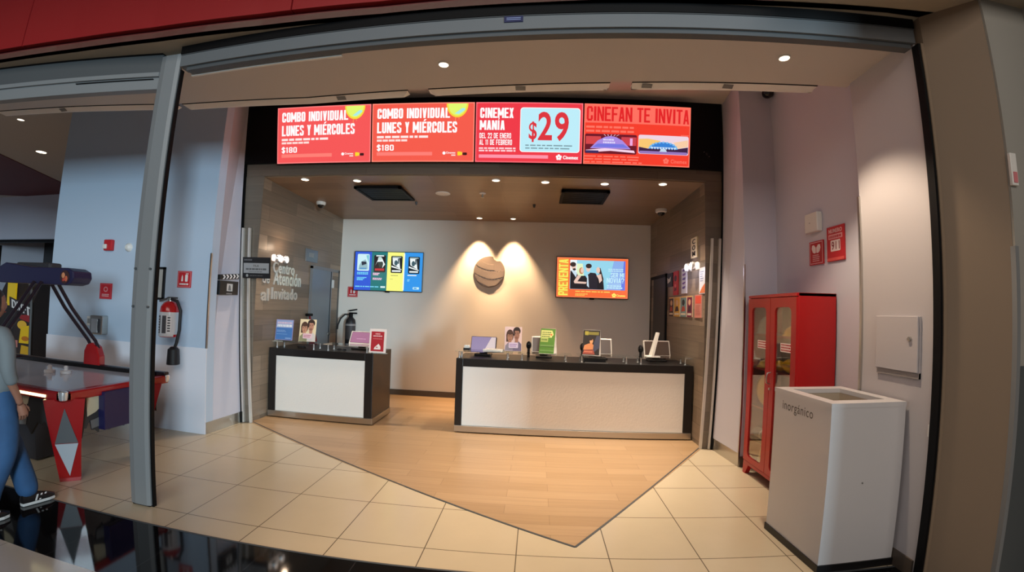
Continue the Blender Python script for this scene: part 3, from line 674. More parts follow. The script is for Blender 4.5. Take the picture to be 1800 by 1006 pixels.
# third screen
t, a = menu_screen(2, 'pinkish red menu screen with $29 on a light blue box', E(240, 58, 72), E(255, 110, 120)); a.build('display', t)
b = Art(a.o, a.o + a.U, a.o + a.V); b.k = 4
b.rrect(0.418, 0.085, 0.976, 0.825, 0.05, W1); b.rrect(0.424, 0.097, 0.970, 0.813, 0.045, E(190, 238, 250)); b.build('price_box', t)
b = Art(a.o, a.o + a.U, a.o + a.V); b.k = 8
r_ = E(222, 52, 62)
heavy(b, 'CINEMEX', 0.04, 0.095, 0.355, 0.265, W1); heavy(b, 'MANÍA', 0.04, 0.305, 0.275, 0.465, W1)
heavy(b, 'DEL 22 DE ENERO', 0.038, 0.515, 0.335, 0.605, W1, 0.32, 0.17, 0.2); heavy(b, 'AL 11 DE FEBRERO', 0.038, 0.625, 0.345, 0.715, W1, 0.32, 0.17, 0.2)
b.lines(0.035, 0.75, 0.39, 0.83, 2, E(255, 215, 220), 9, 0.35, 0.05); b.rect(0.035, 0.875, 0.685, 0.93, E(255, 150, 170))
b.text('$', 0.50, 0.32, 0.575, 0.66, r_, 0.02); b.text('29', 0.585, 0.155, 0.87, 0.64, r_, 0.022)
b.lines(0.47, 0.69, 0.92, 0.785, 2, E(120, 150, 160), 4, 0.6, 0.1)
def star(b, cu, cv, r, m):
    for k in range(5):
        q = -PI / 2 + 2 * PI * k / 5; b.ell(cu + r * 0.6 * math.cos(q) / b.asp(), cv + r * 0.6 * math.sin(q), r * 0.42 / b.asp(), r * 0.42, m, up=False, n=14)
    b.k += 1
star(b, 0.785, 0.905, 0.05, W1); b.text('Cinemex', 0.825, 0.875, 0.965, 0.935, W1, 0.03); b.build('lettering', t)
# fourth screen
t, a = menu_screen(3, 'orange red menu screen headed CINEFAN TE INVITA with two venue pictures', E(246, 62, 44), E(255, 118, 96)); a.build('display', t)
b = Art(a.o, a.o + a.U, a.o + a.V); b.k = 4
b.rect(0.01, 0.018, 0.99, 0.315, E(255, 112, 96)); heavy(b, 'CINEFAN TE INVITA', 0.022, 0.045, 0.985, 0.285, E(228, 36, 40), 0.34, 0.14)
f_ = E(255, 118, 100)
b.lines(0.02, 0.35, 0.475, 0.485, 2, f_, 6, 0.5, 0.03); b.lines(0.01, 0.845, 0.56, 0.985, 3, f_, 8, 0.55, 0.25)
star(b, 0.775, 0.91, 0.05, f_); b.text('Cinemex', 0.82, 0.88, 0.975, 0.945, f_, 0.02); b.lines(0.91, 0.46, 0.985, 0.49, 1, f_, 3, 0.5, 0.1); b.build('lettering', t)
b = Art(a.o, a.o + a.U, a.o + a.V); b.k = 8                         # stage picture
b.rrect(0.01, 0.50, 0.495, 0.825, 0.03, E(110, 24, 40)); b.rect(0.02, 0.54, 0.16, 0.67, E(214, 70, 74)); b.rect(0.35, 0.54, 0.49, 0.68, E(206, 66, 78))
b.poly([(0.06, 0.74), (0.44, 0.74), (0.36, 0.60), (0.30, 0.545), (0.25, 0.53), (0.20, 0.545), (0.13, 0.61)], E(170, 140, 226)); b.poly([(0.08, 0.72), (0.42, 0.72), (0.37, 0.66), (0.13, 0.66)], E(116, 120, 226))
b.text('Auditorio', 0.18, 0.57, 0.30, 0.63, E(226, 220, 255), 0.02) if False else b.lines(0.18, 0.57, 0.31, 0.66, 2, E(222, 216, 252), 2, 0.4, 0.2)
for k in range(5): b.poly([(0.20 + 0.025 * k, 0.53), (0.205 + 0.025 * k, 0.53), (0.19 + 0.035 * k, 0.505), (0.185 + 0.035 * k, 0.505)], E(255, 240, 255), up=False)
b.k += 1; b.poly([(0.02, 0.77), (0.20, 0.735), (0.47, 0.76), (0.48, 0.80), (0.25, 0.775), (0.04, 0.81)], E(250, 214, 236)); b.rect(0.43, 0.56, 0.455, 0.68, E(240, 170, 226)); b.rrect(0.02, 0.775, 0.14, 0.815, 0.01, E(60, 50, 100)); b.build('stage_picture', t)
b = Art(a.o, a.o + a.U, a.o + a.V); b.k = 8                         # sunset arena picture
b.rrect(0.51, 0.49, 0.985, 0.805, 0.03, E(240, 214, 226)); b.poly([(0.515, 0.72), (0.66, 0.70), (0.72, 0.58), (0.60, 0.55), (0.515, 0.56)], E(250, 200, 116)); b.poly([(0.84, 0.60), (0.98, 0.55), (0.98, 0.66), (0.88, 0.70)], E(250, 206, 168))
b.poly([(0.515, 0.775), (0.98, 0.775), (0.98, 0.67), (0.88, 0.705), (0.60, 0.715), (0.515, 0.69)], E(60, 34, 70)); b.rrect(0.52, 0.755, 0.975, 0.80, 0.02, E(150, 120, 190))
b.poly([(0.745 - 0.135 * math.cos(q), 0.715 - 0.115 * math.sin(q)) for q in [PI * k / 20 for k in range(21)]][::-1], E(54, 130, 216))
for k in range(11):
    q = PI * (k + 0.5) / 11; b.ell(0.745 - 0.128 * math.cos(q), 0.713 - 0.108 * math.sin(q), 0.012, 0.016, E(120, 190, 240), up=False, n=8)
b.k += 1
for k in range(9): b.poly([(0.625 + 0.027 * k, 0.685), (0.640 + 0.027 * k, 0.725), (0.652 + 0.027 * k, 0.685)], E(214, 234, 250), up=False)
b.k += 1; b.poly([(0.71, 0.76), (0.78, 0.76), (0.765, 0.71), (0.725, 0.71)], E(196, 220, 240)); b.build('arena_picture', t)

# ================================================================== WALL SCREENS
def tv(x0, x1, z0, z1, label):
    t = thing('wall_screen', ((x0 + x1) / 2, 2.37, z0), label, 'television')
    MB().box(x0 - 0.012, x1 + 0.012, 2.318, 2.352, z0 - 0.012, z1 + 0.012, 'black_satin').build('housing', t, bevel=0.008)
    MB().box((x0 + x1) / 2 - 0.15, (x0 + x1) / 2 + 0.15, 2.352, 2.391, (z0 + z1) / 2 - 0.12, (z0 + z1) / 2 + 0.12, 'black').build('wall_mount', t)
    MB().box((x0 + x1) / 2 - 0.04, (x0 + x1) / 2 + 0.04, 2.325, 2.345, z0 - 0.03, z0 - 0.012, 'black').build('sensor', t)
    return t, Art((x0, 2.317, z1), (x1, 2.317, z1), (x0, 2.317, z0))
t, a = tv(-2.45, -1.21, 1.83, 2.515, 'wall screen split into dark blue, teal, yellow and light blue film columns')
for u0, u1, c in ((0, 0.25, (44, 88, 214)), (0.25, 0.487, (28, 118, 120)), (0.487, 0.735, (250, 250, 132)), (0.735, 1, (52, 152, 236))): a.rect(u0, 0, u1, 1, E(*c), up=False)
a.k += 1; a.rect(0.725, 0.03, 0.742, 0.97, E(252, 252, 240)); a.build('display', t)
for i, (u0, u1, bgc) in enumerate(((0.037, 0.218, (206, 240, 246)), (0.287, 0.462, (22, 14, 24)), (0.54, 0.708, (24, 30, 30)), (0.795, 0.96, (22, 34, 44)))):
    b = Art(a.o, a.o + a.U, a.o + a.V); b.k = 5; uc = (u0 + u1) / 2; w_ = u1 - u0; v0, v1 = (0.06, 0.50) if i == 0 else (0.075 + 0.01 * i, 0.52 + 0.008 * i)
    b.rrect(u0, v0, u1, v1, 0.03, E(*bgc))
    wh = E(238, 246, 246)
    if i == 0:
        b.poly([(u0 + 0.02, v1 - 0.03), (u1 - 0.02, v1 - 0.04), (u1 - 0.03, 0.30), (uc + 0.03, 0.20), (uc - 0.03, 0.26), (u0 + 0.03, 0.36)], E(150, 186, 196)); b.poly([(uc - 0.02, 0.36), (uc + 0.05, 0.32), (uc + 0.04, 0.26), (uc - 0.03, 0.26)], E(36, 40, 60)); b.poly([(u1 - 0.05, 0.10), (u1 - 0.01, 0.08), (u1 - 0.01, 0.30)], E(120, 200, 214)); b.rect(u0 + 0.04, 0.42, u1 - 0.04, 0.46, E(90, 150, 200))
    elif i == 1:
        b.poly([(u0 + 0.02, 0.36), (uc - 0.02, 0.16), (uc + 0.03, 0.16), (u1 - 0.01, 0.32), (u1 - 0.05, 0.42), (uc + 0.05, 0.28), (uc - 0.04, 0.26)], wh); b.ell(uc, 0.17, 0.03, 0.045, E(200, 226, 222)); b.poly([(uc - 0.04, 0.26), (uc + 0.04, 0.25), (uc + 0.05, 0.34), (uc, 0.40)], E(44, 60, 54)); b.rect(u0 + 0.03, 0.085, u1 - 0.03, 0.115, wh); b.rect(u0 + 0.02, 0.43, u1 - 0.02, 0.485, E(190, 36, 48))
    else:
        b.poly([(u0 + 0.02, v0 + 0.05), (u0 + 0.03, v0 + 0.22), (u1 - 0.03, v0 + 0.33), (u1 - 0.05, v0 + 0.05)], wh); b.ell(uc - 0.01, v0 + 0.18, 0.025, 0.07, E(60, 90, 100)); b.rect(uc + 0.015, v0 + 0.06, uc + 0.035, v0 + 0.20, E(70, 90, 100)); b.poly([(u0 + 0.01, v0 + 0.25), (u1 - 0.01, v0 + 0.34), (u1 - 0.01, v0 + 0.36), (u0 + 0.01, v0 + 0.29)], wh); b.rect(u0 + 0.02, v0 + 0.37, u1 - 0.02, v0 + 0.41, wh); b.rect(u0 + 0.02, v0 + 0.02, u1 - 0.02, v0 + 0.05, E(150, 170, 170))
    b.build('film_poster', t)
b = Art(a.o, a.o + a.U, a.o + a.V); b.k = 5
b.lines(0.04, 0.53, 0.215, 0.60, 2, E(120, 220, 250), 3, 0.3, 0.2); b.lines(0.04, 0.66, 0.20, 0.75, 3, E(120, 220, 250), 4, 0.3, 0.4); b.lines(0.28, 0.54, 0.41, 0.61, 2, E(250, 200, 230), 5, 0.3, 0.4); b.lines(0.28, 0.67, 0.44, 0.73, 2, E(250, 200, 230), 6, 0.3, 0.2)
b.lines(0.545, 0.585, 0.66, 0.62, 1, E(150, 150, 90), 7, 0.5, 0.1); b.lines(0.54, 0.68, 0.58, 0.71, 1, E(190, 190, 110), 8, 0.5, 0.1); b.rect(0.79, 0.575, 0.92, 0.60, E(236, 248, 252)); b.lines(0.79, 0.685, 0.83, 0.75, 2, E(150, 220, 250), 9, 0.3, 0.1)
b.lines(0.02, 0.89, 0.39, 0.925, 1, E(120, 210, 240), 2, 0.2, 0.02); b.rect(0.40, 0.885, 0.47, 0.93, E(220, 240, 240)); b.rrect(0.875, 0.885, 0.965, 0.945, 0.015, E(200, 240, 250)); b.rect(0.89, 0.90, 0.93, 0.93, E(70, 150, 210)); b.build('lettering', t)

t, a = tv(1.137, 2.356, 1.822, 2.505, 'orange wall screen with PREVENTA down its edge and four people in evening dress')
a.rect(0, 0, 1, 1, E(250, 128, 84)); a.rrect(0.012, 0.02, 0.988, 0.98, 0.03, E(250, 108, 52)); a.build('display', t)
b = Art(a.o, a.o + a.U, a.o + a.V); b.k = 5
b.rect(0.02, 0.03, 0.165, 0.97, E(248, 150, 60)); heavy(b, 'PREVENTA', 0.028, 0.05, 0.158, 0.955, E(244, 240, 96), 0.34, 0.14, rot=True); b.build('side_banner', t)
b = Art(a.o, a.o + a.U, a.o + a.V); b.k = 6
b.rect(0.185, 0.06, 0.96, 0.795, E(150, 214, 236)); b.poly([(0.80, 0.795), (0.96, 0.795), (0.96, 0.06), (0.90, 0.06)], E(96, 120, 226)); b.poly([(0.70, 0.795), (0.90, 0.795), (0.94, 0.06), (0.80, 0.06)], E(140, 176, 236)); b.poly([(0.25, 0.7), (0.40, 0.7), (0.36, 0.15), (0.24, 0.15)], E(226, 244, 200)); b.poly([(0.185, 0.4), (0.28, 0.45), (0.28, 0.06), (0.185, 0.06)], E(240, 248, 250))
sk = E(236, 200, 184); bk = E(24, 18, 26); hr = E(48, 30, 30)
b.poly([(0.19, 0.79), (0.34, 0.79), (0.31, 0.52), (0.28, 0.38), (0.22, 0.33), (0.19, 0.34)], bk); b.poly([(0.205, 0.34), (0.27, 0.50), (0.285, 0.40), (0.24, 0.30)], E(206, 226, 240)); b.ell(0.235, 0.235, 0.032, 0.085, sk); b.ell(0.225, 0.175, 0.042, 0.06, hr); b.ell(0.245, 0.30, 0.022, 0.03, hr)
b.poly([(0.33, 0.79), (0.44, 0.79), (0.425, 0.52), (0.40, 0.45), (0.33, 0.46), (0.31, 0.55)], bk); b.ell(0.345, 0.33, 0.033, 0.085, E(196, 130, 80)); b.ell(0.355, 0.32, 0.022, 0.065, sk); b.poly([(0.24, 0.60), (0.30, 0.43), (0.34, 0.47), (0.29, 0.60), (0.42, 0.61), (0.41, 0.655), (0.25, 0.65)], sk)
b.poly([(0.42, 0.79), (0.60, 0.79), (0.585, 0.50), (0.54, 0.38), (0.47, 0.37), (0.425, 0.44)], E(34, 28, 40)); b.poly([(0.425, 0.70), (0.455, 0.75), (0.44, 0.45), (0.425, 0.42)], E(206, 226, 240)); b.ell(0.44, 0.27, 0.030, 0.085, sk); b.ell(0.445, 0.205, 0.042, 0.06, hr)
b.poly([(0.57, 0.79), (0.665, 0.79), (0.655, 0.60), (0.63, 0.44), (0.585, 0.40), (0.57, 0.5)], bk); b.poly([(0.565, 0.24), (0.61, 0.25), (0.655, 0.52), (0.65, 0.66), (0.61, 0.45)], hr); b.ell(0.578, 0.305, 0.026, 0.08, sk); b.poly([(0.555, 0.44), (0.62, 0.40), (0.635, 0.56), (0.60, 0.63), (0.585, 0.52)], sk)
b.build('film_picture', t)
b = Art(a.o, a.o + a.U, a.o + a.V); b.k = 30
wt = E(196, 236, 250)
b.lines(0.72, 0.25, 0.94, 0.34, 2, wt, 3, 0.5, 0.2); heavy(b, 'SER MI', 0.755, 0.36, 0.945, 0.475, wt, 0.32, 0.18); heavy(b, 'NOVIA?', 0.70, 0.49, 0.945, 0.615, wt, 0.32, 0.18); b.rect(0.72, 0.64, 0.90, 0.65, wt); b.lines(0.705, 0.665, 0.925, 0.765, 2, wt, 5, 0.35, 0.15)
ye = E(248, 196, 90); b.lines(0.265, 0.83, 0.75, 0.87, 1, ye, 3, 0.3, 0.03); b.lines(0.265, 0.895, 0.45, 0.965, 2, ye, 4, 0.3, 0.3)
star(b, 0.805, 0.925, 0.055, E(250, 240, 110)); b.text('Cinemex', 0.84, 0.90, 0.965, 0.955, E(250, 240, 110), 0.03); b.build('lettering', t)

# metal disc emblem
t = thing('wall_emblem', (-0.037, 2.38, 1.95), 'round brushed metal emblem disc with a bite out of its rim', 'emblem')
cx, cz_, R_ = -0.037, 2.222, 0.275
def disc_outline(r, n=72):
    pts = []
    for k in range(n):
        q = 2 * PI * k / n; x = r * math.cos(q); z = r * math.sin(q)
        d = math.hypot(x - 0.145, z - 0.275)
        if d < 0.085:
            s_ = 0.085 / max(d, 1e-4); x, z = 0.145 + (x - 0.145) * s_, 0.275 + (z - 0.275) * s_
            if math.hypot(x, z) > r:
                a0 = math.atan2(z - 0.275, x - 0.145); x, z = 0.145 + 0.085 * math.cos(-a0), 0.275 - 0.085 * abs(math.sin(a0))
        pts.append((cx + x, 2.391, cz_ + z))
    return pts
MB().prism(disc_outline(R_), (0, -0.022, 0), 'emblem_metal').build('disc', t, bevel=0.008)
b = MB()
def band(h0, h1, y, m, x0=-1, x1=1):
    """raised slanting band across the disc"""
    n = 14; lo = []; hi = []
    for k in range(n + 1):
        s_ = x0 + (x1 - x0) * k / n; bend = -0.07 * (1 - s_ * s_)
        for lst, h in ((lo, h0), (hi, h1)):
            zz = h + bend - 0.03 * s_; xm = math.sqrt(max(0.0, (R_ - 0.012) ** 2 - zz * zz)); lst.append((cx + s_ * xm, y, cz_ + zz))
    b.prism(lo + hi[::-1], (0, -0.006, 0), m)
band(0.10, 0.20, 2.3695, 'emblem_metal', -1, 0.35); band(-0.05, 0.065, 2.3695, 'emblem_metal'); band(-0.20, -0.075, 2.3695, 'emblem_metal'); b.build('bands', t, bevel=0.003)
b = MB()
for h in (0.085, -0.062):
    for k in range(9):
        xx = -0.2 + 0.05 * k; b.cyl((cx + xx, 2.37, cz_ + h - 0.07 * (1 - (xx / 0.25) ** 2) - 0.03 * xx / 0.25), (cx + xx, 2.356, cz_ + h - 0.07 * (1 - (xx / 0.25) ** 2) - 0.03 * xx / 0.25), 0.007, 'steel', 8)
b.build('rivet_pattern', t)

# ================================================================== STEEL CHANNELS, LETTERS, LAMPS
def channel(pts, label):
    t = thing('door_channel', pts[0][0], label, 'door channel')
    for (x0, y0, z0), (x1, y1, z1) in pts:
        h = 0.014
        MB().hexa([(x0 - h, y0 - 0.03, z0), (x0 + h, y0 - 0.03, z0), (x0 + h, y0, z0), (x0 - h, y0, z0)], [(x1 - h, y1 - 0.03, z1), (x1 + h, y1 - 0.03, z1), (x1 + h, y1, z1), (x1 - h, y1, z1)], 'steel_light').build('profile', t)
    (a0, b0), (a1, b1) = pts
    MB().hexa([a0, a1, Vector(a1) + Vector((0, 0.01, 0)), Vector(a0) + Vector((0, 0.01, 0))], [b0, b1, Vector(b1) + Vector((0, 0.01, 0)), Vector(b0) + Vector((0, 0.01, 0))], 'wood_front').build('infill', t)
channel([((-2.893, -0.024, 0.004), (-3.024, -0.024, 2.51)), ((-2.787, -0.024, 0.004), (-2.928, -0.024, 2.51))], 'steel door channel against left wood wall, behind the hanging notice')
channel([((2.792, -0.024, 0.004), (2.872, -0.024, 2.50)), ((2.893, -0.024, 0.004), (2.968, -0.024, 2.50))], 'steel door channel at the right wood wall edge')
# notice on the channel
t, a = wall_panel('door_notice', (-2.965, -0.082, 2.125), (-2.572, -0.082, 2.125), (-2.950, -0.082, 1.858), 0.02, 'black and grey notice fixed to the steel channel beside metal letters', 'sign', 'black', P(20, 18, 20))
a.rect(0.03, 0.28, 0.97, 0.76, P(150, 148, 148)); a.text('FILA', 0.40, 0.36, 0.60, 0.46, P(60, 58, 60), 0.02); a.lines(0.12, 0.52, 0.88, 0.62, 1, P(84, 82, 84), 3, 0.2, 0.02); a.lines(0.24, 0.66, 0.74, 0.72, 1, P(110, 108, 108), 4, 0.3, 0.02); a.lines(0.05, 0.08, 0.35, 0.18, 1, P(96, 94, 96), 5, 0.3, 0.02)
a.ell(0.17, 0.88, 0.045, 0.07, P(150, 148, 146)); a.lines(0.27, 0.85, 0.80, 0.91, 1, P(84, 80, 80), 6, 0.3, 0.1); a.build('face', t)

def rel(y): return -xw(y)
t = thing('wall_lettering', (rel(0.6) + 0.01, 0.62, 1.56), 'raised metal lettering Centro de Atención al Invitado on left wood wall', 'lettering')
def letters(txt, y0, y1, z0, z1, nm):
    vs, fs = text_mesh(txt, 0.022, 0.1)
    b = MB(); w = []
    for x, y, z in vs:
        yy = y0 + (y1 - y0) * x; w.append((rel(yy) + 0.008 + (0.007 if z > 0 else -0.007), yy, z0 + (z1 - z0) * y))
    b.add(w, fs, 'letters_metal'); b.build(nm, t)
letters('Centro', 0.36, 0.89, 1.965, 2.125, 'word_centro'); letters('de', 0.135, 0.29, 1.81, 1.955, 'word_de'); letters('Atención', 0.38, 1.08, 1.80, 2.00, 'word_atencion')
letters('al', 0.13, 0.30, 1.575, 1.745, 'word_al'); letters('Invitado', 0.36, 1.0, 1.60, 1.765, 'word_invitado')

mat('lamp_cover', (0.6, 0.58, 0.56, 1), 0.4, emit=(1.0, 0.80, 0.68, 1), estr=1.1)
mat('lamp_glow', (1, 1, 1, 1), 0.4, emit=(1.0, 0.86, 0.78, 1), estr=1.6)
def wall_lamp(x, y, z, sg, label, col, pw, dz):
    t = thing('wall_lamp', (x, y, z), label, 'wall lamp')
    MB().box(x - 0.005 * sg, x + 0.05 * sg, y - 0.17, y + 0.17, z - 0.045, z + 0.05, 'lamp_cover').build('housing', t, bevel=0.03, segs=4)
    for k in (-0.09, 0.09):
        MB().lathe([(0.052, 0), (0.06, 0.04), (0.05, 0.055)], (x + 0.036 * sg, y + k, z), 'chrome', (sg, 0, 0), 20).build('head', t, smooth=True)
        MB().lathe([(0.047, 0), (0.03, 0.012)], (x + 0.090 * sg, y + k, z), 'lamp_glow', (sg, 0, 0), 20).build('lens', t, smooth=True)
    l = bpy.data.lights.new('wall_lamp_light', 'POINT'); l.energy = pw; l.color = col; l.shadow_soft_size = 0.04
    o = bpy.data.objects.new('wall_lamp_light', l); COL.objects.link(o); o.parent = t; o.location = (0.16 * sg, 0, dz)
wall_lamp(rel(0.47), 0.47, 2.165, 1, 'glowing twin-head wall lamp above metal letters on left wood wall', (1.0, 0.72, 0.5), 2.2, 0.16)
wall_lamp(xw(0.36), 0.36, 2.195, -1, 'glowing twin-head wall lamp among posters on right wood wall', (0.80, 0.78, 1.0), 2.2, -0.04)
t = thing('wall_plate', (rel(1.37), 1.37, 2.22), 'square grey plate on left wood wall above the grey door', 'wall plate')
MB().box(rel(1.37) - 0.01, rel(1.37) + 0.012, 1.18, 1.56, 2.215, 2.415, P(100, 106, 112, 0.25)).build('plate', t, bevel=0.004)
MB().box(rel(1.37) + 0.010, rel(1.37) + 0.014, 1.27, 1.42, 2.29, 2.36, P(140, 146, 150)).build('sticker', t)

# posters on right wood wall (viewed from -x)
def rposter(y0, y1, z0, z1, label, fm, cm, cat='poster', group=None, name='poster'):
    x = xw((y0 + y1) / 2) - 0.012
    return wall_panel(name, (x, y1, z1), (x, y0, z1), (x, y1, z0), 0.02, label, cat, fm, cm, group)
t, a = rposter(0.27, 0.485, 2.315, 2.575, 'pale notice with black figures, topmost on right wood wall', P(220, 200, 160), P(224, 206, 170), 'sign')
for k, s_ in enumerate('COM'): a.text(s_, 0.25, 0.08 + 0.3 * k, 0.75, 0.32 + 0.3 * k, P(50, 44, 40), 0.03)
a.build('print', t)
t, a = rposter(1.18, 1.52, 1.99, 2.19, 'small black notice with white bird shape beside dark door', 'black', P(26, 24, 26), 'sign'); a.poly([(0.3, 0.75), (0.7, 0.6), (0.75, 0.25), (0.5, 0.45), (0.25, 0.3)], P(220, 216, 214)); a.build('print', t)
t, a = rposter(0.965, 1.165, 1.86, 2.20, 'red poster with dark shapes beside small black notice', P(190, 30, 40), P(214, 44, 54)); a.ell(0.5, 0.3, 0.3, 0.13, P(90, 20, 30)); a.poly([(0.2, 0.85), (0.8, 0.8), (0.7, 0.55), (0.3, 0.6)], P(120, 20, 34)); a.ell(0.5, 0.62, 0.2, 0.08, P(236, 110, 110)); a.build('print', t)
t, a = rposter(0.63, 0.83, 1.87, 2.215, 'white poster with purple lettering, left of the wall lamp', P(220, 216, 232), P(226, 224, 240))
for k in range(5): a.poly([(0.15, 0.12 + 0.17 * k), (0.55 + 0.08 * (k % 3), 0.14 + 0.17 * k), (0.85, 0.08 + 0.17 * k), (0.8, 0.03 + 0.17 * k), (0.3, 0.06 + 0.17 * k)], P(110 + 20 * (k % 2), 84, 170))
a.build('print', t)
t, a = rposter(0.0, 0.20, 1.845, 2.165, 'white poster with orange lower corner, under the wall lamp', P(226, 220, 226), P(226, 228, 236)); a.poly([(0.02, 0.98), (0.98, 0.98), (0.98, 0.6), (0.5, 0.75)], P(220, 120, 70)); a.lines(0.15, 0.12, 0.8, 0.55, 5, P(150, 160, 190), 4, 0.5, 0.4); a.build('print', t)
for i, (y0, y1, c, l) in enumerate(((1.13, 1.33, (64, 28, 26), 'dark maroon'), (0.87, 1.11, (226, 170, 60), 'yellow'), (0.62, 0.85, (120, 150, 150), 'grey green'), (0.42, 0.60, (120, 16, 60), 'magenta'))):
    t, a = rposter(y0, y1, 1.555, 1.83, l + ' film poster in the lower row on right wood wall', P(216, 190, 160), P(*c), group='film posters in the lower row')
    a.ell(0.5, 0.3, 0.25, 0.15, P(226, 180, 140) if i != 2 else P(40, 44, 44)); a.poly([(0.15, 0.75), (0.85, 0.72), (0.7, 0.48), (0.3, 0.5)], P(60, 30, 44) if i % 2 else P(190, 70, 50)); a.rect(0.1, 0.82, 0.9, 0.92, P(230, 214, 190)); a.rect(0, 0, 1, 0.06, P(236, 190, 120)); a.build('print', t)
t, a = rposter(0.10, 0.34, 1.55, 1.835, 'pink red sheet with white edge, nearest the right steel channel', P(226, 200, 186), P(206, 130, 116)); a.rect(0.1, 0.05, 0.9, 0.38, P(226, 84, 62)); a.lines(0.15, 0.45, 0.85, 0.9, 7, P(180, 100, 90), 4, 0.5, 0.3); a.build('print', t)

# ================================================================== BACK WALL AND LEFT WALL FITTINGS
def sign_ext(tl, tr, bl, label):
    t, a = wall_panel('fire_sign', tl, tr, bl, 0.006, label, 'sign', 'sign_red', P(196, 34, 44))
    a.rect(0.05, 0.05, 0.95, 0.95, P(214, 150, 150)); a.rect(0.08, 0.075, 0.92, 0.925, P(196, 34, 44))
    w_ = P(236, 226, 224); a.poly([(0.28, 0.62), (0.42, 0.62), (0.40, 0.36), (0.35, 0.22), (0.30, 0.36)], w_); a.rrect(0.56, 0.22, 0.76, 0.64, 0.05, w_); a.rect(0.60, 0.14, 0.80, 0.19, w_); a.lines(0.18, 0.72, 0.82, 0.86, 1, w_, 3, 0.3, 0.02)
    a.build('face', t); return t
sign_ext((-2.59, 2.383, 1.885), (-2.40, 2.383, 1.885), (-2.59, 2.383, 1.70), 'red fire extinguisher sign on back wall under the blue wall screen')
sign_ext((-3.415, -0.686, 1.885), (-3.215, -0.686, 1.885), (-3.415, -0.686, 1.69), 'red sign above the chrome banded fire extinguisher on the blue wall')
t = thing('fire_extinguisher', (-2.47, 2.30, 0.85), 'dark fire extinguisher with curved hose on the back wall behind left counter', 'fire extinguisher')
MB().lathe([(0.085, 0.85), (0.088, 0.87), (0.088, 1.24), (0.08, 1.29), (0.04, 1.34)], (-2.47, 2.30, 0), 'rubber', n=24).build('cylinder', t, smooth=True)
MB().lathe([(0.0895, 0.95), (0.0895, 1.24)], (-2.47, 2.30, 0), P(70, 66, 68), n=24).lathe([(0.0905, 1.19), (0.0905, 1.22)], (-2.47, 2.30, 0), P(150, 146, 146), n=24).build('label_band', t, smooth=True)
MB().cyl((-2.47, 2.30, 1.33), (-2.47, 2.30, 1.40), 0.035, 'black').box(-2.50, -2.36, 2.285, 2.315, 1.40, 1.425, 'black').prism([(-2.50, 2.285, 1.44), (-2.36, 2.285, 1.47), (-2.36, 2.285, 1.49), (-2.50, 2.285, 1.465)], (0, 0.03, 0), 'black').build('valve_handle', t)
MB().tube([(-2.49, 2.29, 1.39), (-2.57, 2.27, 1.385), (-2.64, 2.25, 1.31), (-2.68, 2.24, 1.20), (-2.69, 2.24, 1.12)], 0.014, 'rubber').build('hose', t, smooth=True)
MB().box(-2.50, -2.44, 2.375, 2.391, 1.05, 1.25, 'black').build('bracket', t)

YL = -0.678
t = thing('fire_extinguisher', (-3.40, YL - 0.10, 1.12), 'red topped fire extinguisher with chrome band and black horn on blue wall', 'fire extinguisher')
c = (-3.40, YL - 0.115, 0)
MB().lathe([(0.10, 1.115), (0.108, 1.135), (0.108, 1.40), (0.10, 1.46), (0.07, 1.505), (0.035, 1.525)], c, 'ext_red', n=32).build('cylinder', t, smooth=True)
MB().lathe([(0.1095, 1.145), (0.1095, 1.40)], c, P(214, 214, 218, 0.25), n=32).build('silver_band', t, smooth=True)
b = MB()
def wrap(b, a0, a1, z0, z1, m, r=0.1105):
    n = 8
    for k in range(n):
        q0 = a0 + (a1 - a0) * k / n; q1 = a0 + (a1 - a0) * (k + 1) / n
        b.add([(c[0] + r * math.sin(q0), c[1] - r * math.cos(q0), z0), (c[0] + r * math.sin(q1), c[1] - r * math.cos(q1), z0), (c[0] + r * math.sin(q1), c[1] - r * math.cos(q1), z1), (c[0] + r * math.sin(q0), c[1] - r * math.cos(q0), z1)], [(0, 1, 2, 3)], m)
wrap(b, -1.1, -0.25, 1.16, 1.36, P(60, 58, 64)); wrap(b, 0.0, 0.45, 1.16, 1.36, P(70, 68, 74)); wrap(b, 0.5, 0.95, 1.16, 1.36, P(226, 224, 226))
for k in range(6): wrap(b, 0.58, 0.85, 1.18 + 0.03 * k, 1.195 + 0.03 * k, P(60, 60, 66), 0.1115); wrap(b, -1.0, -0.35, 1.175 + 0.03 * k, 1.185 + 0.03 * k, P(220, 220, 222), 0.1115)
wrap(b, -1.2, 1.2, 1.122, 1.145, P(200, 198, 202)); b.build('label', t)
MB().cyl((c[0], c[1], 1.515), (c[0], c[1], 1.56), 0.03, 'steel').box(c[0] - 0.03, c[0] + 0.12, c[1] - 0.014, c[1] + 0.014, 1.555, 1.575, 'steel').prism([(c[0] - 0.15, c[1] - 0.014, 1.51), (c[0] - 0.02, c[1] - 0.014, 1.55), (c[0] - 0.02, c[1] - 0.014, 1.57), (c[0] - 0.15, c[1] - 0.014, 1.535)], (0, 0.028, 0), 'steel').build('valve_handle', t)
MB().tube([(c[0] + 0.03, c[1] - 0.02, 1.55), (c[0] + 0.11, c[1] - 0.01, 1.53), (c[0] + 0.155, c[1], 1.42), (c[0] + 0.15, c[1], 1.2), (c[0] + 0.125, c[1] - 0.01, 1.05), (c[0] + 0.10, c[1] - 0.01, 0.99)], 0.017, 'rubber').build('hose', t, smooth=True)
MB().lathe([(0.03, 0.0), (0.062, -0.03), (0.072, -0.20), (0.066, -0.205)], (c[0] + 0.085, c[1] - 0.01, 1.005), 'rubber', n=20).build('horn', t, smooth=True)
MB().box(c[0] - 0.03, c[0] + 0.03, YL - 0.02, YL, 1.3, 1.5, 'steel').build('bracket', t)
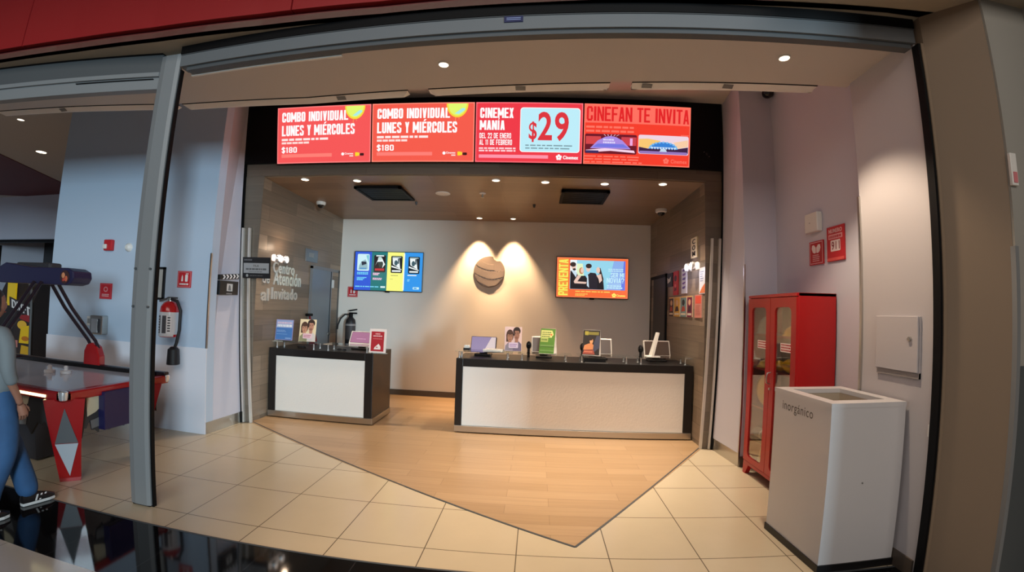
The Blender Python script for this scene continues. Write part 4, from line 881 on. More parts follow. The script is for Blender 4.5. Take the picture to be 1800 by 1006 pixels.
t = thing('picture_frame', (-3.66, YL - 0.02, 1.535), 'slim framed notice on blue wall, half hidden behind the shop front post', 'frame')
b = MB()
for a_ in ((-3.90, -3.60, 1.535, 1.56), (-3.90, -3.60, 1.90, 1.925), (-3.90, -3.875, 1.535, 1.925), (-3.625, -3.60, 1.535, 1.925)): b.box(a_[0], a_[1], YL - 0.025, YL, a_[2], a_[3], 'black_satin')
b.build('frame', t); MB().box(-3.88, -3.62, YL - 0.012, YL - 0.002, 1.555, 1.905, P(176, 172, 166)).build('sheet', t)
t = thing('fire_alarm_strobe', (-4.54, YL - 0.03, 2.12), 'red fire alarm strobe high on the blue wall', 'fire alarm')
MB().box(-4.61, -4.47, YL - 0.05, YL, 2.115, 2.255, 'sign_red').build('body', t, bevel=0.012); MB().box(-4.60, -4.54, YL - 0.075, YL - 0.048, 2.135, 2.195, 'white_plastic').build('strobe_lens', t, bevel=0.01)
t = thing('wall_sensor', (-4.22, YL - 0.03, 2.14), 'small white round sensor on the blue wall beside the shop front post', 'sensor')
MB().lathe([(0.055, 0), (0.05, 0.02), (0.025, 0.045)], (-4.22, YL, 2.16), 'white_plastic', (0, -1, 0)).build('body', t, smooth=True)
t, a = wall_panel('alarm_sign', (-4.66, YL - 0.008, 1.705), (-4.452, YL - 0.008, 1.705), (-4.66, YL - 0.008, 1.508), 0.006, 'red alarm sign on the blue wall above the metal dispenser', 'sign', 'sign_red', P(196, 36, 50))
a.rect(0.06, 0.05, 0.94, 0.95, P(206, 90, 100)); a.rect(0.09, 0.08, 0.91, 0.92, P(196, 36, 50)); a.ell(0.5, 0.38, 0.18, 0.17, P(224, 150, 156)); a.ell(0.5, 0.38, 0.11, 0.10, P(196, 36, 50)); a.lines(0.2, 0.66, 0.8, 0.86, 2, P(224, 180, 182), 3, 0.4, 0.05); a.build('face', t)
t = thing('metal_dispenser', (-4.60, YL - 0.05, 1.06), 'brushed metal box with dark window on the blue wall behind hockey table', 'dispenser')
MB().box(-4.70, -4.49, YL - 0.10, YL, 1.065, 1.30, 'steel').build('body', t, bevel=0.012); MB().box(-4.665, -4.56, YL - 0.103, YL - 0.099, 1.09, 1.26, 'chrome').box(-4.555, -4.515, YL - 0.103, YL - 0.099, 1.09, 1.26, P(60, 62, 70)).build('window', t)
t = thing('power_outlet', (-4.82, YL - 0.01, 1.17), 'white power outlet on blue wall beside the metal dispenser', 'outlet')
MB().box(-4.86, -4.78, YL - 0.012, YL, 1.16, 1.28, 'white_plastic').build('plate', t, bevel=0.004); MB().box(-4.845, -4.795, YL - 0.015, YL - 0.011, 1.19, 1.25, P(150, 150, 152)).build('sockets', t)
# clapperboard on the short left wall
def xl(y): return -2.954 + (y + 0.66) * 0.042 - 0.0
t = thing('clapperboard_sign', (-2.95, -0.37, 1.62), 'black clapperboard shaped sign on the pale wall beside left steel channel', 'sign')
z0, z1 = 1.625, 1.80
MB().prism([(-2.975, -0.535, z0), (-2.975, -0.195, z0 + 0.01), (-2.975, -0.195, z1), (-2.975, -0.535, z1 - 0.005)], (0.05, 0, 0), 'black_satin').build('board', t)
MB().prism([(-2.975, -0.535, z1 + 0.005), (-2.975, -0.19, z1 + 0.035), (-2.975, -0.19, z1 + 0.10), (-2.975, -0.535, z1 + 0.065)], (0.05, 0, 0), 'black_satin').build('clap_stick', t)
a = Art((-2.924, -0.535, z1 + 0.065), (-2.924, -0.19, z1 + 0.10), (-2.924, -0.535, z1 + 0.005))
for k in range(5): a.poly([(0.10 + 0.18 * k, 0.95), (0.19 + 0.18 * k, 0.95), (0.27 + 0.18 * k, 0.5), (0.19 + 0.18 * k, 0.05), (0.10 + 0.18 * k, 0.05), (0.18 + 0.18 * k, 0.5)], P(224, 224, 226), up=False)
a.build('stripes', t)
a = Art((-2.924, -0.535, z1), (-2.924, -0.195, z1), (-2.924, -0.535, z0)); a.rect(0.36, 0.20, 0.68, 0.72, P(196, 196, 196)); a.poly([(0.44, 0.66), (0.6, 0.66), (0.56, 0.34), (0.5, 0.28), (0.46, 0.34)], P(110, 110, 112)); a.lines(0.35, 0.84, 0.65, 0.94, 1, P(150, 148, 148), 3, 0.2, 0.02); a.build('picture', t)

# ================================================================== RIGHT WALL FITTINGS
XR = 3.346
t = thing('wall_box', (XR - 0.03, -1.35, 2.36), 'white square box on the right recess wall above red signs', 'junction box')
MB().box(XR - 0.055, XR, -1.455, -1.26, 2.365, 2.545, 'white_plastic').build('body', t, bevel=0.008); MB().box(XR - 0.058, XR - 0.054, -1.35, -1.335, 2.45, 2.455, 'grey_plastic').build('mark', t)
t, a = wall_panel('emergency_sign', (XR - 0.012, -1.262, 2.285), (XR - 0.012, -1.475, 2.285), (XR - 0.012, -1.262, 2.07), 0.01, 'square red sign with white butterfly shaped symbol, nearer the red cabinet', 'sign', 'sign_red', P(190, 34, 44))
a.rect(0.05, 0.045, 0.95, 0.955, P(226, 190, 190)); a.rect(0.08, 0.07, 0.92, 0.93, P(186, 32, 42)); w_ = P(236, 224, 222)
a.poly([(0.48, 0.50), (0.48, 0.28), (0.36, 0.16), (0.22, 0.16), (0.18, 0.30), (0.26, 0.46), (0.36, 0.52)], w_); a.poly([(0.52, 0.50), (0.64, 0.52), (0.74, 0.46), (0.82, 0.30), (0.78, 0.16), (0.64, 0.16), (0.52, 0.28)], w_); a.lines(0.25, 0.56, 0.75, 0.88, 4, P(224, 170, 170), 5, 0.45, 0.2); a.build('face', t)
t, a = wall_panel('emergency_sign', (XR - 0.012, -1.53, 2.375), (XR - 0.012, -1.765, 2.375), (XR - 0.012, -1.53, 2.075), 0.01, 'taller red sign with 911 on a white square', 'sign', 'sign_red', P(196, 36, 44))
a.text('NUMERO', 0.12, 0.07, 0.88, 0.19, P(236, 190, 190), 0.03); a.rect(0.10, 0.23, 0.90, 0.36, P(232, 170, 172)); a.lines(0.14, 0.25, 0.86, 0.35, 1, P(196, 60, 70), 4, 0.3, 0.02); a.rrect(0.22, 0.40, 0.78, 0.72, 0.03, P(236, 220, 218)); a.text('911', 0.28, 0.44, 0.74, 0.68, P(130, 40, 50), 0.02); a.rect(0.02, 0.9, 0.98, 0.98, P(226, 90, 84)); a.build('face', t)
XP = 3.174
t = thing('electrical_panel', (XP - 0.01, -2.52, 1.26), 'pale flush electrical panel on the right wall above the white bin', 'electrical panel')
MB().box(XP - 0.014, XP + 0.01, -2.72, -2.35, 1.225, 1.61, 'wall_pale').box(XP - 0.016, XP, -2.72, -2.35, 1.225, 1.262, P(150, 142, 138)).build('back_box', t)
MB().box(XP - 0.026, XP - 0.014, -2.715, -2.345, 1.262, 1.612, 'wall_pale').build('door', t, bevel=0.003)
MB().lathe([(0.016, 0), (0.014, 0.012), (0.006, 0.014)], (XP - 0.026, -2.655, 1.47), 'steel', (-1, 0, 0), 16).build('lock', t, smooth=True)
t = thing('wall_switch', (3.40, -3.17, 2.35), 'white switch box at the edge of the grey pilaster, upper right', 'switch')
MB().box(3.402, 3.45, -3.185, -3.165, 2.335, 2.52, 'white_plastic').build('body', t, bevel=0.004); MB().box(3.412, 3.44, -3.189, -3.184, 2.35, 2.41, P(206, 120, 124)).build('button', t)

# ================================================================== RED EMERGENCY CABINET
CX0, CX1, CY0, CY1, CH = 2.955, 3.328, -1.66, -0.80, 1.795
t = thing('emergency_cabinet', (3.15, -1.23, 0), 'tall red metal cabinet with two glazed doors in the right recess', 'cabinet')
b = MB()
b.box(CX0 + 0.02, CX1, CY0, CY0 + 0.012, 0.10, CH, 'cabinet_red').box(CX0 + 0.02, CX1, CY1 - 0.012, CY1, 0.10, CH, 'cabinet_red').box(CX1 - 0.01, CX1, CY0, CY1, 0.10, CH, 'cabinet_red')
b.box(CX0, CX1, CY0, CY1, CH - 0.03, CH, 'cabinet_red').box(CX0 + 0.005, CX1, CY0, CY1, 0.10, 0.135, 'cabinet_red')
b.build('body', t, bevel=0.004)
for y in (CY0, CY1 - 0.06):
    for x in (CX0 + 0.005, CX1 - 0.05):
        s_ = 1 if y == CY0 else -1
        yo = y if y == CY0 else y + 0.06
        MB().prism([(x, yo, 0.10), (x, yo + s_ * 0.11, 0.10), (x, yo + s_ * 0.05, 0.0), (x, yo, 0.0)], (0.045, 0, 0), 'cabinet_red').build('foot', t)
MB().box(CX1 - 0.014, CX1 - 0.0105, CY0 + 0.013, CY1 - 0.013, 0.136, CH - 0.031, P(176, 160, 134)).build('back_lining', t)
for z, m in ((1.42, 'shelf_red'), (1.09, 'shelf_red'), (0.71, 'shelf_red'), (0.38, 'black_satin')):
    MB().box(CX0 + 0.04, CX1 - 0.015, CY0 + 0.014, CY1 - 0.014, z - 0.02, z, m).build('shelf', t)
YM = -1.235
for y0, y1, nm in ((YM + 0.003, CY1 - 0.003, 'a'), (CY0 + 0.003, YM - 0.003, 'b')):
    b = MB(); st = 0.085; sb = 0.075
    b.box(CX0, CX0 + 0.02, y0, y0 + sb, 0.14, CH - 0.035, 'cabinet_red').box(CX0, CX0 + 0.02, y1 - sb, y1, 0.14, CH - 0.035, 'cabinet_red').box(CX0, CX0 + 0.02, y0 + sb, y1 - sb, CH - 0.035 - st, CH - 0.035, 'cabinet_red').box(CX0, CX0 + 0.02, y0 + sb, y1 - sb, 0.14, 0.14 + st * 0.6, 'cabinet_red')
    for yy, zz, sy, sz in ((y0 + sb, CH - 0.035 - st, 1, -1), (y1 - sb, CH - 0.035 - st, -1, -1), (y0 + sb, 0.14 + st * 0.6, 1, 1), (y1 - sb, 0.14 + st * 0.6, -1, 1)):
        q = [(CX0, yy, zz), (CX0, yy + sy * 0.05, zz)] + [(CX0, yy + sy * (0.05 - 0.05 * math.sin(k * PI / 12)), zz + sz * (0.05 - 0.05 * math.cos(k * PI / 12))) for k in range(1, 6)] + [(CX0, yy, zz + sz * 0.05)]
        b.prism(q, (0.02, 0, 0), 'cabinet_red')
    d = b.build('door', t)
    MB().box(CX0 + 0.008, CX0 + 0.012, y0 + sb, y1 - sb, 0.14 + st * 0.6, CH - 0.035 - st, 'glass_warm').build('glass', d)
    ya, yb_ = (-1.00, -1.185) if nm == 'a' else (-1.415, -1.60)
    a = Art((CX0 + 0.002, ya, 1.362), (CX0 + 0.002, yb_, 1.362), (CX0 + 0.002, ya, 1.285)); a.rect(0, 0, 1, 1, P(240, 226, 224)); a.lines(0.06, 0.05, 0.94, 0.95, 3, P(180, 40, 44), 4, 0.45, 0.02); a.build('sticker', d)
    if nm == 'a':
        MB().tube([(CX0 - 0.001, -1.262, 1.08), (CX0 - 0.035, -1.268, 1.075), (CX0 - 0.04, -1.262, 1.03), (CX0 - 0.035, -1.256, 0.985), (CX0 - 0.001, -1.256, 0.975)], 0.007, 'steel').build('handle', d, smooth=True)
        MB().cyl((CX0, -1.257, 0.93), (CX0 - 0.01, -1.257, 0.93), 0.012, 'steel', 14).build('lock', d)
def helmet(x, y, z, r, label, m, brim=True, rot=None, squash=0.8, group=None):
    t = thing('hard_hat', (x, y, z), label, 'helmet', group)
    b = MB().ell((x, y, z), (r * 0.85, r, r * squash), m, 24, 12, 0, PI / 2); b.build('shell', t, smooth=True)
    MB().ell((x, y, z + r * 0.1), (r * 0.12, r * 0.95, r * squash * 0.98), m, 16, 12, 0, PI / 2).build('ridge', t, smooth=True)
    if brim: MB().prism([(x - r * 0.95 * math.cos(q), y + r * 1.08 * math.sin(q), z) for q in [2 * PI * k / 24 for k in range(24)]], (0, 0, 0.012), m).build('brim', t)
helmet(3.085, -0.925, 1.421, 0.098, 'grey helmet on the top shelf of the red cabinet', 'grey_helmet', squash=1.7)
helmet(3.085, -1.41, 1.421, 0.098, 'yellow hard hat on the top shelf of the red cabinet', 'yellow_plastic', squash=0.95)
helmet(3.085, -0.945, 1.091, 0.095, 'yellow hard hat on second cabinet shelf, behind the left glass door', 'yellow_plastic')
def pouch(x, y, z, sx, sy, sz, label, m='yellow_plastic'):
    t = thing('yellow_pouch', (x, y, z), label, 'pouch')
    MB().ell((x, y, z + sz), (sx, sy, sz), m, 16, 10).build('body', t, smooth=True); MB().box(x - sx - 0.004, x - sx * 0.6, y - sy * 0.7, y + sy * 0.7, z + sz * 0.9, z + sz * 1.25, P(226, 172, 20)).build('flap', t, bevel=0.004)
pouch(3.045, -1.255, 1.091, 0.05, 0.06, 0.05, 'small yellow pouch in the middle of the second cabinet shelf')
pouch(3.065, -1.42, 1.091, 0.075, 0.092, 0.065, 'large yellow pouch lying on second shelf behind right glass door')
pouch(3.06, -1.57, 1.091, 0.05, 0.045, 0.10, 'upright yellow pouch at the near end of second cabinet shelf')
t = thing('hard_hat', (3.06, -1.00, 0.711), 'large round yellow hat standing on edge on third cabinet shelf', 'helmet')
MB().lathe([(0.150, 0), (0.146, 0.015), (0.11, 0.04), (0.05, 0.058), (0.01, 0.062)], (3.062, -1.00, 0.872), 'yellow_plastic', (-1, -0.12, 0), 32).build('shell', t, smooth=True)
MB().lathe([(0.156, 0), (0.156, 0.010), (0.142, 0.014)], (3.066, -1.00, 0.872), P(206, 160, 20), (-1, -0.12, 0), 32).build('brim', t, smooth=True)
t = thing('grey_bundle', (3.06, -1.0, 0.38), 'grey rolled bundle on the lowest cabinet shelf', 'bundle')
MB().cyl((3.06, -1.14, 0.433), (3.06, -0.86, 0.433), 0.05, P(150, 144, 138)).build('roll', t, smooth=True); MB().cyl((3.06, -1.01, 0.433), (3.06, -0.99, 0.433), 0.052, P(216, 212, 206)).build('tie', t, smooth=True)
t = thing('tan_cone', (3.055, -0.99, 0.136), 'small tan cone standing on the cabinet floor', 'cone')
MB().lathe([(0.045, 0), (0.042, 0.02), (0.014, 0.16), (0.010, 0.165)], (3.055, -0.99, 0.147), P(206, 160, 104)).build('cone', t, smooth=True); MB().box(3.0, 3.11, -1.05, -0.93, 0.137, 0.148, P(190, 146, 94)).build('foot', t)

# ================================================================== WHITE RECYCLING BIN
B = [Vector((2.572, -2.035, 0)), Vector((2.60, -2.655, 0)), Vector((3.155, -2.632, 0)), Vector((3.127, -2.012, 0))]
t = thing('recycling_bin', (2.86, -2.33, 0), 'tall white open-topped bin lettered inorgánico against the right wall', 'bin')
ctr = sum(B, Vector()) / 4
def inset(k, z): return [p + (ctr - p).normalized() * k + Vector((0, 0, z)) for p in B]
MB().prism(inset(-0.012, 0.0), (0, 0, 0.05), 'black_satin').build('plinth', t)
b = MB(); HB = 1.045; o_ = inset(0, 0.05); i_ = inset(0.03, 0.05)
for k in range(4):
    k2 = (k + 1) % 4; b.prism([o_[k], o_[k2], i_[k2], i_[k]], (0, 0, HB - 0.05), 'bin_white')
b.build('body', t)
b = MB(); o_ = inset(-0.004, HB); i_ = inset(0.125, HB)
for k in range(4):
    k2 = (k + 1) % 4; b.prism([o_[k], o_[k2], i_[k2], i_[k]], (0, 0, 0.03), 'bin_white')
b.build('rim', t)
b = MB(); o_ = inset(0.118, 0.75); i_ = inset(0.124, 0.75)
for k in range(4):
    k2 = (k + 1) % 4; b.prism([o_[k], o_[k2], i_[k2], i_[k]], (0, 0, 0.30), 'bin_inner')
b.build('liner', t); MB().prism(inset(0.04, 0.74), (0, 0, 0.01), 'black').build('bag', t)
n = Vector((-1, -0.045, 0)).normalized(); u = (B[1] - B[0])
tl_ = B[0] + n * 0.001 + Vector((0, 0, HB)); a = Art(tl_, tl_ + u, tl_ - Vector((0, 0, HB - 0.05)))
a.text('inorgánico', 0.17, 0.045, 0.72, 0.125, P(92, 84, 78), 0.004); a.build('lettering', t)
MB().cyl((2.86, -2.646, 0.57), (2.86, -2.648, 0.57), 0.006, 'grey_plastic', 8).build('screw', t)

# ================================================================== COUNTERS
ZK = 0.943
def counter(x0, x1, y0, y1, px0, px1, label, panes, side):
    t = thing('service_counter', ((x0 + x1) / 2, (y0 + y1) / 2, 0), label, 'counter')
    b = MB(); b.box(x0, px0, y0, y1, 0.094, ZK, 'counter_black').box(px1, x1 - 0.004, y0, y1, 0.094, ZK, 'counter_black').box(px0, px1, y0, y1, 0.843, ZK, 'counter_black').box(px0, px1, y0 + 0.03, y1, 0.094, 0.843, 'counter_black')
    b.build('body', t, bevel=0.003)
    MB().box(px0 + 0.002, px1 - 0.002, y0 + 0.012, y0 + 0.03, 0.096, 0.841, 'counter_panel').build('front_panel', t)['label'] = 'textured off-white front panel'
    MB().box(x1 - 0.004, x1, y0 + 0.004, y1 - 0.004, 0.094, ZK - 0.003, 'counter_brown' if side else 'counter_black').build('side_panel', t)
    b = MB(); b.box(x0, x1 + (0.012 if side else 0), y0 - 0.012, y1, 0.018, 0.094, 'steel'); b.build('kick_plate', t, bevel=0.002)['label'] = 'brushed steel kick plate'
    MB().box(x0 + 0.03, x1 - 0.03, y0 + 0.03, y1 - 0.03, 0.003, 0.019, 'black').build('recessed_base', t)
    for a, c in panes:
        MB().box(a, c, y0 + 0.035, y0 + 0.30, 1.024, 1.034, 'glass').build('glass_shelf', t)
        for xx in (a + 0.05, c - 0.07):
            for yy in (y0 + 0.08, y0 + 0.26):
                MB().lathe([(0.016, 0), (0.016, 0.006), (0.010, 0.01), (0.010, 0.075), (0.014, 0.081)], (xx, yy, ZK), 'chrome', n=14).build('standoff', t, smooth=True)
    return t
counter(-2.789, -1.29, 0.345, 1.065, -2.687, -1.402, 'short black service counter with off-white front panel, left of the gap', [(-2.77, -2.10), (-2.01, -1.34)], True)
counter(-0.19, 2.795, 0.309, 1.03, -0.102, 2.69, 'long black service counter with off-white front panel, right of the gap', [(-0.215, 0.52), (0.585, 1.265), (1.345, 2.03), (2.095, 2.785)], False)

ZG = 1.034
def art_local(w, h, y, z0, lean):
    """panel standing at local y, bottom z0, leaning back"""
    return Vector((-w / 2, y + lean, z0 + h)), Vector((w / 2, y + lean, z0 + h)), Vector((-w / 2, y, z0))
def flat_sign(x, y, z, w, h, label, yaw, cat='sign', name='counter_sign', frame=None, lean=0.03, margin=None):
    t = thing(name, (x, y, z), label, cat, rz=yaw)
    tl, tr, bl = art_local(w, h, -0.02, 0.012, lean); n = (bl - tl).cross(tr - tl).normalized(); br = bl + tr - tl
    MB().prism([tl, tr, br, bl], -n * 0.004, frame or P(210, 206, 204)).build('board', t, local=True)
    MB().box(-w / 2, w / 2, -0.035, 0.06, 0, 0.006, 'glass').box(-w / 2, w / 2, -0.026, -0.016, 0.004, 0.014, 'glass').build('foot', t, local=True)
    return t, Art(tl, tr, bl)
def tent_sign(x, y, z, w, h, label, yaw, fm):
    t = thing('tent_sign', (x, y, z), label, 'sign', rz=yaw)
    tl, tr, bl = Vector((-w / 2, 0, h)), Vector((w / 2, 0, h)), Vector((-w / 2, -0.075, 0.004)); n = (bl - tl).cross(tr - tl).normalized(); br = bl + tr - tl
    MB().prism([tl, tr, br, bl], -n * 0.003, 'sign_white').build('front_leaf', t, local=True)
    bl2 = Vector((-w / 2, 0.085, 0.004)); br2 = Vector((w / 2, 0.085, 0.004))
    MB().prism([tl, tr, br2, bl2], (0, 0.003, 0.001), 'sign_white').build('back_leaf', t, local=True)
    MB().prism([(w / 2 - 0.002, -0.07, 0.01), (w / 2 - 0.002, 0.08, 0.01), (w / 2 - 0.002, 0.002, h - 0.01)], (0.002, 0, 0), 'sign_white').build('side_gusset', t, local=True)
    MB().box(-w / 2, w / 2, -0.075, 0.085, 0, 0.004, 'sign_white').build('base_leaf', t, local=True)
    a = Art(tl, tr, bl); a.rect(0, 0, 1, 1, fm); return t, a
# left counter, left to right
t, a = flat_sign(-2.645, 0.47, ZG, 0.265, 0.28, 'pale blue sign with white heading at the wall end of left counter', 0.0, frame=P(150, 140, 190))
a.rect(0.03, 0.03, 0.97, 0.97, P(70, 120, 186)); a.rect(0.03, 0.03, 0.97, 0.40, P(150, 170, 212)); a.lines(0.08, 0.10, 0.92, 0.22, 1, P(214, 190, 212), 3, 0.2, 0.02); a.lines(0.08, 0.235, 0.95, 0.36, 1, P(236, 236, 242), 4, 0.1, 0.02); a.lines(0.08, 0.50, 0.62, 0.62, 2, P(140, 172, 216), 5, 0.5, 0.2); a.lines(0.08, 0.68, 0.75, 0.74, 1, P(120, 160, 210), 6, 0.4, 0.1); a.rect(0.6, 0.88, 0.92, 0.93, P(140, 172, 216)); a.build('print', t, local=True)
def couple(a, bgc, warm):
    a.rect(0, 0, 1, 1, P(*bgc)); k = 1.0 if warm else 0.88
    sk1 = P(int(206 * k), int(150 * k), int(120 * k)); sk2 = P(int(196 * k), int(140 * k), int(116 * k)); h1 = P(84, 56, 44); h2 = P(52, 36, 32)
    a.ell(0.30, 0.36, 0.22, 0.25, h1); a.rect(0.09, 0.36, 0.24, 0.62, h1)
    a.poly([(0.02, 0.99), (0.62, 0.99), (0.56, 0.74), (0.40, 0.66), (0.20, 0.66), (0.05, 0.78)], P(150, 146, 110) if warm else P(150, 140, 156)); a.ell(0.31, 0.62, 0.09, 0.12, sk1); a.ell(0.31, 0.42, 0.155, 0.20, sk1); a.ell(0.31, 0.24, 0.17, 0.09, h1)
    a.poly([(0.50, 0.99), (0.99, 0.99), (0.98, 0.70), (0.84, 0.60), (0.60, 0.60), (0.50, 0.75)], P(214, 204, 200) if warm else P(120, 108, 136)); a.ell(0.70, 0.55, 0.10, 0.12, sk2); a.ell(0.70, 0.17, 0.22, 0.17, h2); a.ell(0.70, 0.32, 0.165, 0.22, sk2); a.rect(0.51, 0.10, 0.585, 0.36, h2); a.rect(0.545, 0.10, 0.86, 0.16, h2)
    for cx_, cy_ in ((0.31, 0.42), (0.70, 0.31)):
        for s_ in (-1, 1): a.ell(cx_ + s_ * 0.065, cy_ - 0.03, 0.028, 0.014, h2, n=10, up=False); a.rect(cx_ + s_ * 0.065 - 0.04, cy_ - 0.075, cx_ + s_ * 0.065 + 0.04, cy_ - 0.06, h2, up=False)
        a.poly([(cx_ - 0.02, cy_ + 0.06), (cx_ + 0.025, cy_ + 0.06), (cx_, cy_ - 0.02)], P(170, 112, 92), up=False); a.ell(cx_, cy_ + 0.11, 0.05, 0.015, P(150, 74, 70), n=12, up=False)
    a.k += 1; a.ell(0.70, 0.45, 0.10, 0.05, P(150, 104, 88)); a.ell(0.70, 0.425, 0.045, 0.012, P(140, 70, 66))
    a.rrect(0.25, 0.64, 0.80, 0.87, 0.03, P(236, 200, 208) if warm else P(226, 210, 232)); a.lines(0.30, 0.69, 0.74, 0.83, 2, P(196, 120, 140) if warm else P(170, 140, 196), 4, 0.4, 0.2)
t, a = flat_sign(-2.285, 0.46, ZG, 0.25, 0.30, 'sign with photo of two faces on cream, on the left counter shelf', -0.05); couple(a, (236, 216, 178), True); a.build('print', t, local=True)
t, a = flat_sign(-1.247, 0.385, ZK + 0.001, 0.235, 0.31, 'red sign with broad white border at the gap end of left counter', -0.05, frame=P(236, 222, 216), lean=0.02)
a.rect(0.10, 0.11, 0.86, 0.94, P(178, 34, 46)); a.lines(0.34, 0.18, 0.62, 0.24, 1, P(236, 170, 170), 3, 0.2, 0.02); a.lines(0.22, 0.27, 0.76, 0.33, 1, P(236, 190, 190), 4, 0.2, 0.02); a.lines(0.22, 0.39, 0.76, 0.44, 1, P(214, 110, 110), 5, 0.3, 0.02)
a.poly([(0.28, 0.86), (0.68, 0.86), (0.68, 0.74), (0.56, 0.62), (0.44, 0.70), (0.34, 0.76)], P(240, 228, 224)); a.ell(0.46, 0.77, 0.07, 0.02, P(178, 34, 46)); a.build('print', t, local=True)
# payment terminals
mat('screen_pink', (0.02, 0.02, 0.02, 1), 0.2, emit=RGB(176, 116, 150), estr=0.9)
mat('screen_lilac_reflection', (0.02, 0.02, 0.02, 1), 0.2, emit=RGB(150, 132, 172), estr=0.9)
mat('screen_pale_reflection', (0.02, 0.02, 0.02, 1), 0.2, emit=RGB(226, 206, 206), estr=0.9)
mat('screen_off', RGB(70, 58, 52), 0.18)
mat('frame_silver', RGB(190, 182, 174), 0.35, metal=0.3)
def terminal(x, y, w, h, label, yaw, tilt, sm, fm, thick=0.03, z0=0.075, side=None):
    t = thing('pay_terminal', (x, y, ZK + 0.001), label, 'monitor', rz=yaw)
    MB().box(-w * 0.32, w * 0.32, -0.06, 0.12, 0, 0.028, 'black_satin').build('base', t, local=True, bevel=0.008)
    MB().prism([(-0.05, 0.02, 0.02), (0.05, 0.02, 0.02), (0.05, 0.10, 0.14), (-0.05, 0.10, 0.14)], (0, 0.04, 0), 'black_satin').build('neck', t, local=True)
    s_, c_ = math.sin(tilt), math.cos(tilt)
    tl, tr, bl = Vector((-w / 2, h * s_ - 0.02, z0 + h * c_)), Vector((w / 2, h * s_ - 0.02, z0 + h * c_)), Vector((-w / 2, -0.02, z0)); br = bl + tr - tl
    n = (bl - tl).cross(tr - tl).normalized()
    MB().prism([tl, tr, br, bl], -n * thick, fm).build('housing', t, local=True, bevel=0.006)
    a = Art(tl, tr, bl)
    if sm == 'screen_lilac_reflection': a.rect(0.02, 0.03, 0.98, 0.93, sm); a.poly([(0.55, 0.92), (0.975, 0.92), (0.975, 0.04), (0.80, 0.04)], 'screen_pale_reflection')  # glowing lilac and pale wedge stand in for a reflection on the glass
    elif sm == 'screen_pink': a.rect(0.04, 0.06, 0.96, 0.86, 'black_satin'); a.rect(0.055, 0.08, 0.945, 0.84, sm); a.lines(0.3, 0.52, 0.7, 0.60, 1, E(214, 160, 190, 0.9), 3, 0.3, 0.02)
    else: a.rrect(0.045, 0.07, 0.955, 0.95, 0.04, sm)
    a.build('display', t, local=True)
    if side: MB().ell((-w / 2 - 0.035, 0.03, 0.16), (0.035, 0.035, 0.055), 'black_gloss', 16, 10).cyl((-w / 2 - 0.035, 0.03, 0.0), (-w / 2 - 0.035, 0.03, 0.12), 0.018, 'black_satin').build('card_reader', t, local=True, smooth=True)
    return t
terminal(-1.625, 0.72, 0.355, 0.205, 'payment terminal with pink screen and white frame on left counter', -0.10, 0.45, 'screen_pink', 'white_plastic', z0=0.07)
terminal(0.10, 0.72, 0.345, 0.205, 'black payment terminal with lilac reflection on its screen at gap end of long counter', -0.06, 0.30, 'screen_lilac_reflection', 'black_satin', thick=0.06, z0=0.06)
terminal(0.92, 0.74, 0.34, 0.215, 'silver framed payment terminal with dark screen behind green tent sign', 0.05, 0.25, 'screen_off', 'frame_silver', side=True)
terminal(1.655, 0.74, 0.36, 0.215, 'silver framed payment terminal behind the black film tent sign', 0.05, 0.25, 'screen_off', 'frame_silver', side=True)
terminal(2.44, 0.72, 0.37, 0.215, 'silver framed payment terminal nearest the right wood wall', 0.08, 0.30, 'screen_off', 'frame_silver', side=True)
# long counter, left to right
t = thing('receipt_tray', (0.27, 0.50, ZG), 'flat white tray on the glass shelf before the lilac terminal', 'tray', rz=-0.25)
MB().box(-0.125, 0.125, -0.09, 0.09, 0, 0.024, 'white_plastic').build('body', t, local=True, bevel=0.005); MB().box(-0.07, 0.05, -0.05, 0.04, 0.024, 0.027, P(196, 190, 186)).build('recess', t, local=True)
t = thing('card_box', (-0.09, 0.50, ZG), 'small white box with black base at far end of long counter shelf', 'box')
MB().box(-0.13, -0.045, 0.46, 0.54, ZG, ZG + 0.028, 'black_satin').build('base', t); MB().box(-0.12, -0.055, 0.465, 0.535, ZG + 0.028, ZG + 0.065, 'white_plastic').build('lid', t, bevel=0.004)
t, a = flat_sign(0.515, 0.47, ZG, 0.22, 0.31, 'sign with photo of two faces on pale pink, on the long counter shelf', 0.0); couple(a, (232, 206, 206), False); a.build('print', t, local=True)
t, a = tent_sign(0.965, 0.47, ZG, 0.195, 0.315, 'green tent sign with pale yellow headline on the long counter', -0.30, P(92, 140, 56))
a.poly([(0.05, 0.36), (0.78, 0.36), (0.80, 0.30), (0.90, 0.24), (0.78, 0.07), (0.05, 0.07)], P(226, 226, 150)); a.rect(0.05, 0.36, 0.55, 0.54, P(190, 206, 120)); a.lines(0.10, 0.11, 0.74, 0.36, 3, P(110, 140, 70), 4, 0.45, 0.15); a.ell(0.74, 0.24, 0.06, 0.035, P(220, 110, 60)); a.lines(0.10, 0.40, 0.50, 0.50, 1, P(120, 150, 80), 4, 0.3, 0.1); a.rect(0.05, 0.66, 0.95, 0.72, P(120, 160, 90)); a.rect(0.05, 0.86, 0.95, 0.92, P(120, 160, 90)); a.build('print', t, local=True)
t, a = tent_sign(1.525, 0.47, ZG, 0.215, 0.315, 'black film tent sign with a gold title on the long counter', -0.28, P(30, 22, 22))
a.rect(0.08, 0.07, 0.92, 0.19, P(120, 112, 44)); a.rect(0.10, 0.05, 0.30, 0.21, P(150, 140, 50)); a.poly([(0.55, 0.98), (0.98, 0.70), (0.98, 0.22), (0.80, 0.22), (0.66, 0.5)], P(60, 62, 84))
